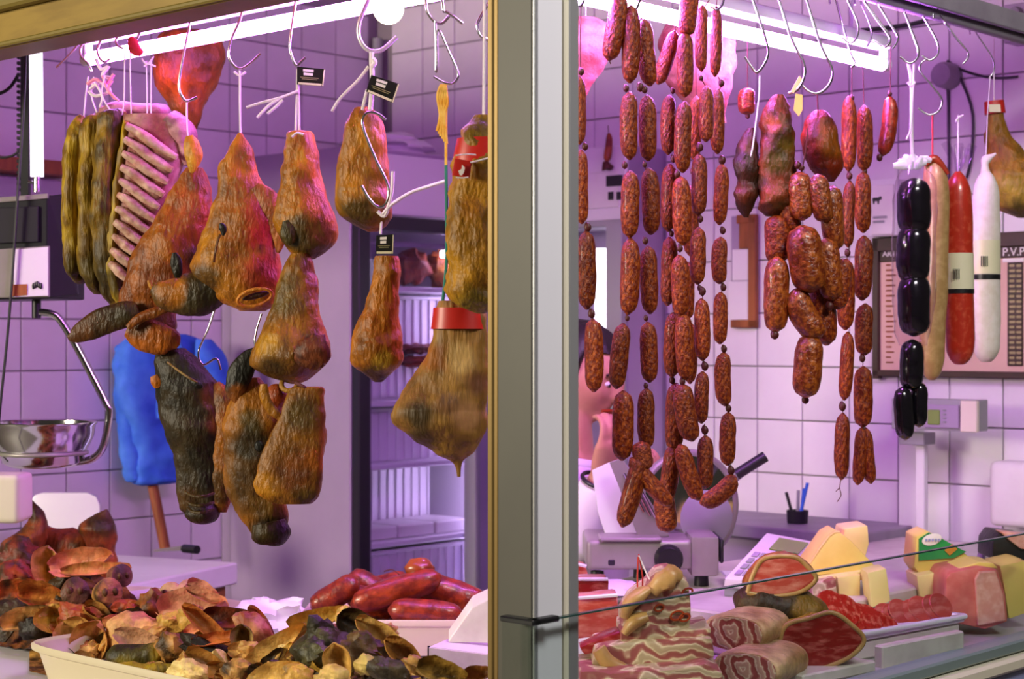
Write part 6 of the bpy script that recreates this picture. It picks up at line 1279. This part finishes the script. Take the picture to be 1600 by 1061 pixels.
ear('pig_ear', 'long pale ear strip with a dark tip over the heap', 150, 890, 110, 22, -4, .4, 'b87c5c', T3, .4, .1, seed=3, dY=-.08); chunk('offal_piece', 'dark lumpy piece at the heap edge by the frame', 30, 872, 34, 30, 20, D1, R2, 4, dY=-.02); chunk('offal_piece', 'orange lump near the frame edge of the heap', 20, 905, 34, 26, 10, R1, D1, 5, dY=-.04)
snout('dark wrinkled snout facing out at the back heap', 118, 925, 22, 10, '5a3a2c', D1, 1, -.06); snout('pinkish dark snout end beside the folded paper', 188, 900, 18, 60, '6a4440', D1, 2, -.05); snout('tan snout with dark nostrils below the ear strip', 168, 926, 22, 40, 'a07848', D1, 3, -.07)
ear('pig_ear', 'curled brown ear rim below the dark snout', 78, 940, 100, 40, 12, .5, 'a06a34', R1, .8, .2, seed=6, dY=-.06); ear('pig_ear', 'reddish ear leaning on the frame side of the heap', 28, 925, 70, 36, -20, .5, 'a05024', D1, .6, .2, seed=7, dY=-.07)
chunk('offal_piece', 'very dark lump low at the frame edge', 28, 952, 40, 16, 5, D2, D1, 8, dY=-.06); ear('pig_ear', 'yellow bent ear piece in the left heap', 86, 965, 44, 60, 70, .4, 'b8963c', T3, .5, .2, seed=9, dY=-.07); ear('pig_ear', 'pale ear edge above the tray corner', 46, 970, 90, 34, -16, .5, T2, D1, .8, .2, seed=10, dY=-.06)
chunk('offal_piece', 'black hollow lump beside the yellow ear', 56, 982, 28, 18, -10, D2, '141008', 11, dY=-.05); chunk('offal_piece', 'brown lump under the tan snout', 130, 962, 40, 18, 8, R1, T3, 12, dY=-.05); foot('brown curved foot below the folded paper', [(150, 950, 5), (165, 958, 13), (185, 968, 14), (200, 978, 6)], 3.62, '7a4426', '5a2a1c', 74)
# near tray heap
ear('pig_ear', 'broad tan ear hanging over the tray rim, corner piece', 118, 1000, 70, 62, 55, .5, 'c09a62', 'a07c44', .35, .3, seed=21); ear('pig_ear', 'tan folded ear in the middle of the near tray', 145, 1010, 80, 60, 100, .6, 'b88c54', T3, .6, .2, seed=22, dY=-.02)
ear('pig_ear', 'large pale ear draped over the near heap', 222, 980, 112, 70, 10, .7, 'c8a274', 'b0845a', -.35, -.25, seed=23, dY=-.02); ear('pig_ear', 'pinkish underside of a draped ear', 226, 1004, 100, 34, 18, .3, 'c09a8a', 'a87a60', .3, .2, seed=24, dY=-.06)
foot('dark green grey trotter end lying in the near tray', [(168, 1036, 5), (180, 1030, 20), (205, 1032, 24), (235, 1026, 22), (258, 1020, 14), (270, 1016, 4)], heapY(215, 1030) - .05, '4a4028', '2a2418', 75, [(250, 1015, 26, 'a88850', .8), (190, 1050, 26, '8a7440', .7)])
foot('tan fringed skin roll at the tray front edge', [(168, 1052, 6), (190, 1050, 14), (225, 1052, 14), (255, 1046, 10), (268, 1040, 4)], heapY(215, 1050) - .08, 'a0803c', '5a4420', 76)
chunk('offal_piece', 'brown pointed skin rising behind the draped ear', 238, 950, 24, 30, 20, '7a4a1c', D1, 25, dY=.02); ear('pig_ear', 'pale pink rolled ear at the top of the near heap', 300, 948, 110, 48, -8, .6, 'c89a8e', 'b0847a', .6, -.3, seed=26, dY=.02)
snout('grey lumpy snout on top of the near heap', 268, 928, 18, -20, 'a88a78', '6a5444', 4, .02); snout('grey pink snout beside the rolled ear top', 296, 922, 17, 10, 'b08c82', '705850', 5, .02); ear('pig_ear', 'thin pink ear flap at the heap crest', 318, 926, 60, 30, 28, .5, 'c49890', 'a47870', .5, .1, seed=27, dY=.0)
ear('pig_ear', 'orange skin strip curving down the heap', 330, 985, 120, 26, 40, .5, 'b87c48', 'a05a2c', .5, .35, seed=28, dY=-.06); ear('pig_ear', 'second orange skin strip crossing below', 345, 998, 90, 22, -10, .5, 'b06a3c', R1, .5, .2, seed=29, dY=-.06)
chunk('offal_piece', 'dark gap piece under the orange strips', 330, 1022, 50, 22, 28, D2, '14100c', 30, dY=-.01); ear('pig_ear', 'brown flat skin sliding to the frame bottom', 330, 1044, 96, 36, 32, .6, '9a7034', '6a4820', .3, .2, seed=31, dY=-.06); chunk('offal_piece', 'cream lump of fat at the bottom of the heap', 296, 1050, 30, 20, 12, 'd6c894', 'bca66c', 32, dY=-.10)
chunk('offal_piece', 'tan knotted skin lump in the heap centre', 268, 1012, 26, 24, 0, 'a07848', D1, 33, dY=-.04); chunk('offal_piece', 'yellowish crumb of fat below the rolled ear', 268, 975, 24, 18, -10, 'b89a50', T3, 34, dY=-.02); chunk('offal_piece', 'golden lump above the orange strips', 300, 965, 22, 20, 10, 'b0904c', '6a4a24', 35, dY=-.04)
ear('pig_ear', 'dark red dried skin at the heap far side', 362, 968, 90, 34, 6, .5, '6a3422', '3c2018', .5, .2, seed=36, dY=.0); chunk('offal_piece', 'reddish fibrous meat piece near the white bag', 396, 985, 34, 24, 40, '8a4a34', 'b08068', 37, dY=.0); ear('pig_ear', 'fibrous brown strip leaning on the white bag', 408, 970, 60, 20, 50, .4, '9a6a50', R1, .4, .1, seed=38, dY=.01)
ear('pig_ear', 'hollow grey tan ear end at the heap side', 380, 1000, 50, 36, 80, .4, '8a7450', D1, .8, .1, seed=39, dY=-.04); chunk('offal_piece', 'pale lump beside the reddish meat', 388, 1015, 18, 14, 0, 'b89c68', T3, 40, dY=-.06); chunk('offal_piece', 'tan lump at the frame bottom between heaps', 372, 1050, 24, 22, 10, 'a88450', D1, 41, dY=-.06)
# front dried cluster with open hollow
hp = lambda px, py: heapY(px, py)
ear('pig_ear', 'long pale tan skin edge sloping up to the cluster peak', 430, 1018, 130, 44, -38, .5, 'c4a268', 'a8844a', .4, .15, seed=51, dY=-.04); ear('pig_ear', 'yellow tan skin ridge leading to the cluster peak', 500, 968, 100, 34, -16, .4, 'b89c58', 'a08240', .5, .1, seed=52, dY=-.03)
chunk('offal_piece', 'pointed peak of the front dried cluster', 540, 962, 14, 16, 10, 'c8ac68', 'a88a4c', 53, dY=-.04); chunk('offal_piece', 'dark greenish hollow of the front cluster', 505, 1010, 44, 40, 20, '2e2c22', '45442f', 54, dY=-.05, amp=.5); chunk('offal_piece', 'grey green lump inside the hollow cluster', 492, 1022, 26, 22, -20, '4c4c38', '2a2c20', 55, dY=-.09)
ear('pig_ear', 'dark brown skin behind the cluster peak', 560, 985, 80, 50, 40, .4, '4a3a24', D2, .5, .2, seed=56, dY=-.03); ear('pig_ear', 'ragged pale edge running down from the peak', 600, 1000, 110, 36, 36, .5, 'cdb078', 'b08c50', .5, .2, seed=57, dY=-.05); chunk('offal_piece', 'ragged pale knob on the cluster shoulder', 606, 988, 16, 14, 0, 'd4b884', 'b8965c', 58, dY=-.05)
chunk('offal_piece', 'small pale crumb above the white tray', 572, 976, 16, 8, 8, 'c8a878', 'a88254', 59, dY=-.02); ear('pig_ear', 'brown frilled skin at the cluster outer side', 632, 1025, 80, 36, 40, .5, 'b0844c', '7a5428', .5, .2, seed=60, dY=-.05); chunk('offal_piece', 'brown dark inner piece of the cluster', 570, 1020, 40, 28, 20, '5a4630', '3a2c1c', 61, dY=-.08, amp=.5)
ear('pig_ear', 'upright tan flap standing in front of the hollow', 528, 1040, 70, 44, 80, .4, 'bc9a5c', '8c6c38', .5, .15, seed=62, dY=-.12); chunk('offal_piece', 'tan round lump at the cluster foot', 466, 1056, 24, 18, 0, 'b89450', '7c6030', 63, dY=-.10); chunk('offal_piece', 'pale yellow lump at the cluster foot', 572, 1040, 18, 16, 0, 'b0a068', '807040', 64, dY=-.13)
chunk('offal_piece', 'dark striped piece at the cluster outer foot', 610, 1050, 36, 18, 20, '3c3428', '221c16', 65, dY=-.10); chunk('offal_piece', 'pale lump at the frame bottom in the cluster', 520, 1062, 30, 20, 0, 'c4ac74', '8c7040', 66, dY=-.14); ear('pig_ear', 'pale skin at the cluster near foot', 430, 1056, 90, 40, -20, .5, 'c0a060', '9a7a40', .3, .2, seed=67, dY=-.08)
ear('pig_ear', 'olive brown rolled skin by the white carton', 690, 1052, 80, 36, 14, .6, '8a7038', '4a3a1c', .7, -.2, seed=68, dY=-.06); ear('pig_ear', 'brown skin scrap next to the post foot', 750, 1054, 50, 26, -10, .6, '9a6c3c', '6a4424', .5, .2, seed=69, dY=-.04); chunk('offal_piece', 'tan skin scrap between cluster and carton', 652, 1040, 24, 14, 20, 'b08c54', '806030', 70, dY=-.05)

# loose smaller pieces over the beds
random.seed(5)
def litter(n, xr, prof, low, cols, grp, label_ear, label_chunk, smin, smax):
    for i in range(n):
        x = random.uniform(*xr); t_ = 0
        for (xa, ya), (xb, yb) in zip(prof, prof[1:]):
            if xa <= x <= xb: t_ = ya + (yb - ya) * (x - xa) / (xb - xa)
        y = t_ + (low - t_) * random.random() ** .8; s_ = random.uniform(smin, smax); c, c2 = random.choice(cols)
        if i % 5 < 3: ear('pig_ear', label_ear, x, y, s_ * 1.5, s_ * .75, random.uniform(-60, 60), random.uniform(.2, .9), c, c2, random.uniform(-.5, .9), random.uniform(-.2, .4), grp, i * 1.7, -.03)
        else: chunk('offal_piece', label_chunk, x, y, s_ * .55, s_ * .4, random.uniform(-50, 50), c, c2, i * 1.3, .45, grp, -.015)
litter(30, (0, 215), [(0, 885), (110, 885), (215, 950)], 985, [(T3, D1), (R1, D1), ('a06c40', R1), (D1, D2), (T1, R1)], 'small scraps in the back heap', 'small curled brown scrap of ear in the back heap', 'small brown lump in the back heap', 20, 36)
litter(46, (100, 400), [(100, 1000), (200, 972), (290, 952), (350, 968), (400, 992)], 1066, [(T1, T3), (T2, T3), (T3, D1), (Wh, T1), ('b88060', R1), (D1, D2)], 'small scraps in the nearest tray', 'small curled tan scrap of ear in the nearest tray', 'small tan lump in the nearest tray', 20, 38)
litter(40, (400, 680), [(400, 1040), (480, 998), (540, 980), (600, 1008), (680, 1058)], 1070, [(T1, T3), (Wh, T1), (Gd, D1), ('5a4a30', D2), (T2, Gd), (D1, D2)], 'small scraps in the front cluster', 'small ragged skin scrap in the front cluster', 'small pale lump in the front cluster', 18, 34)
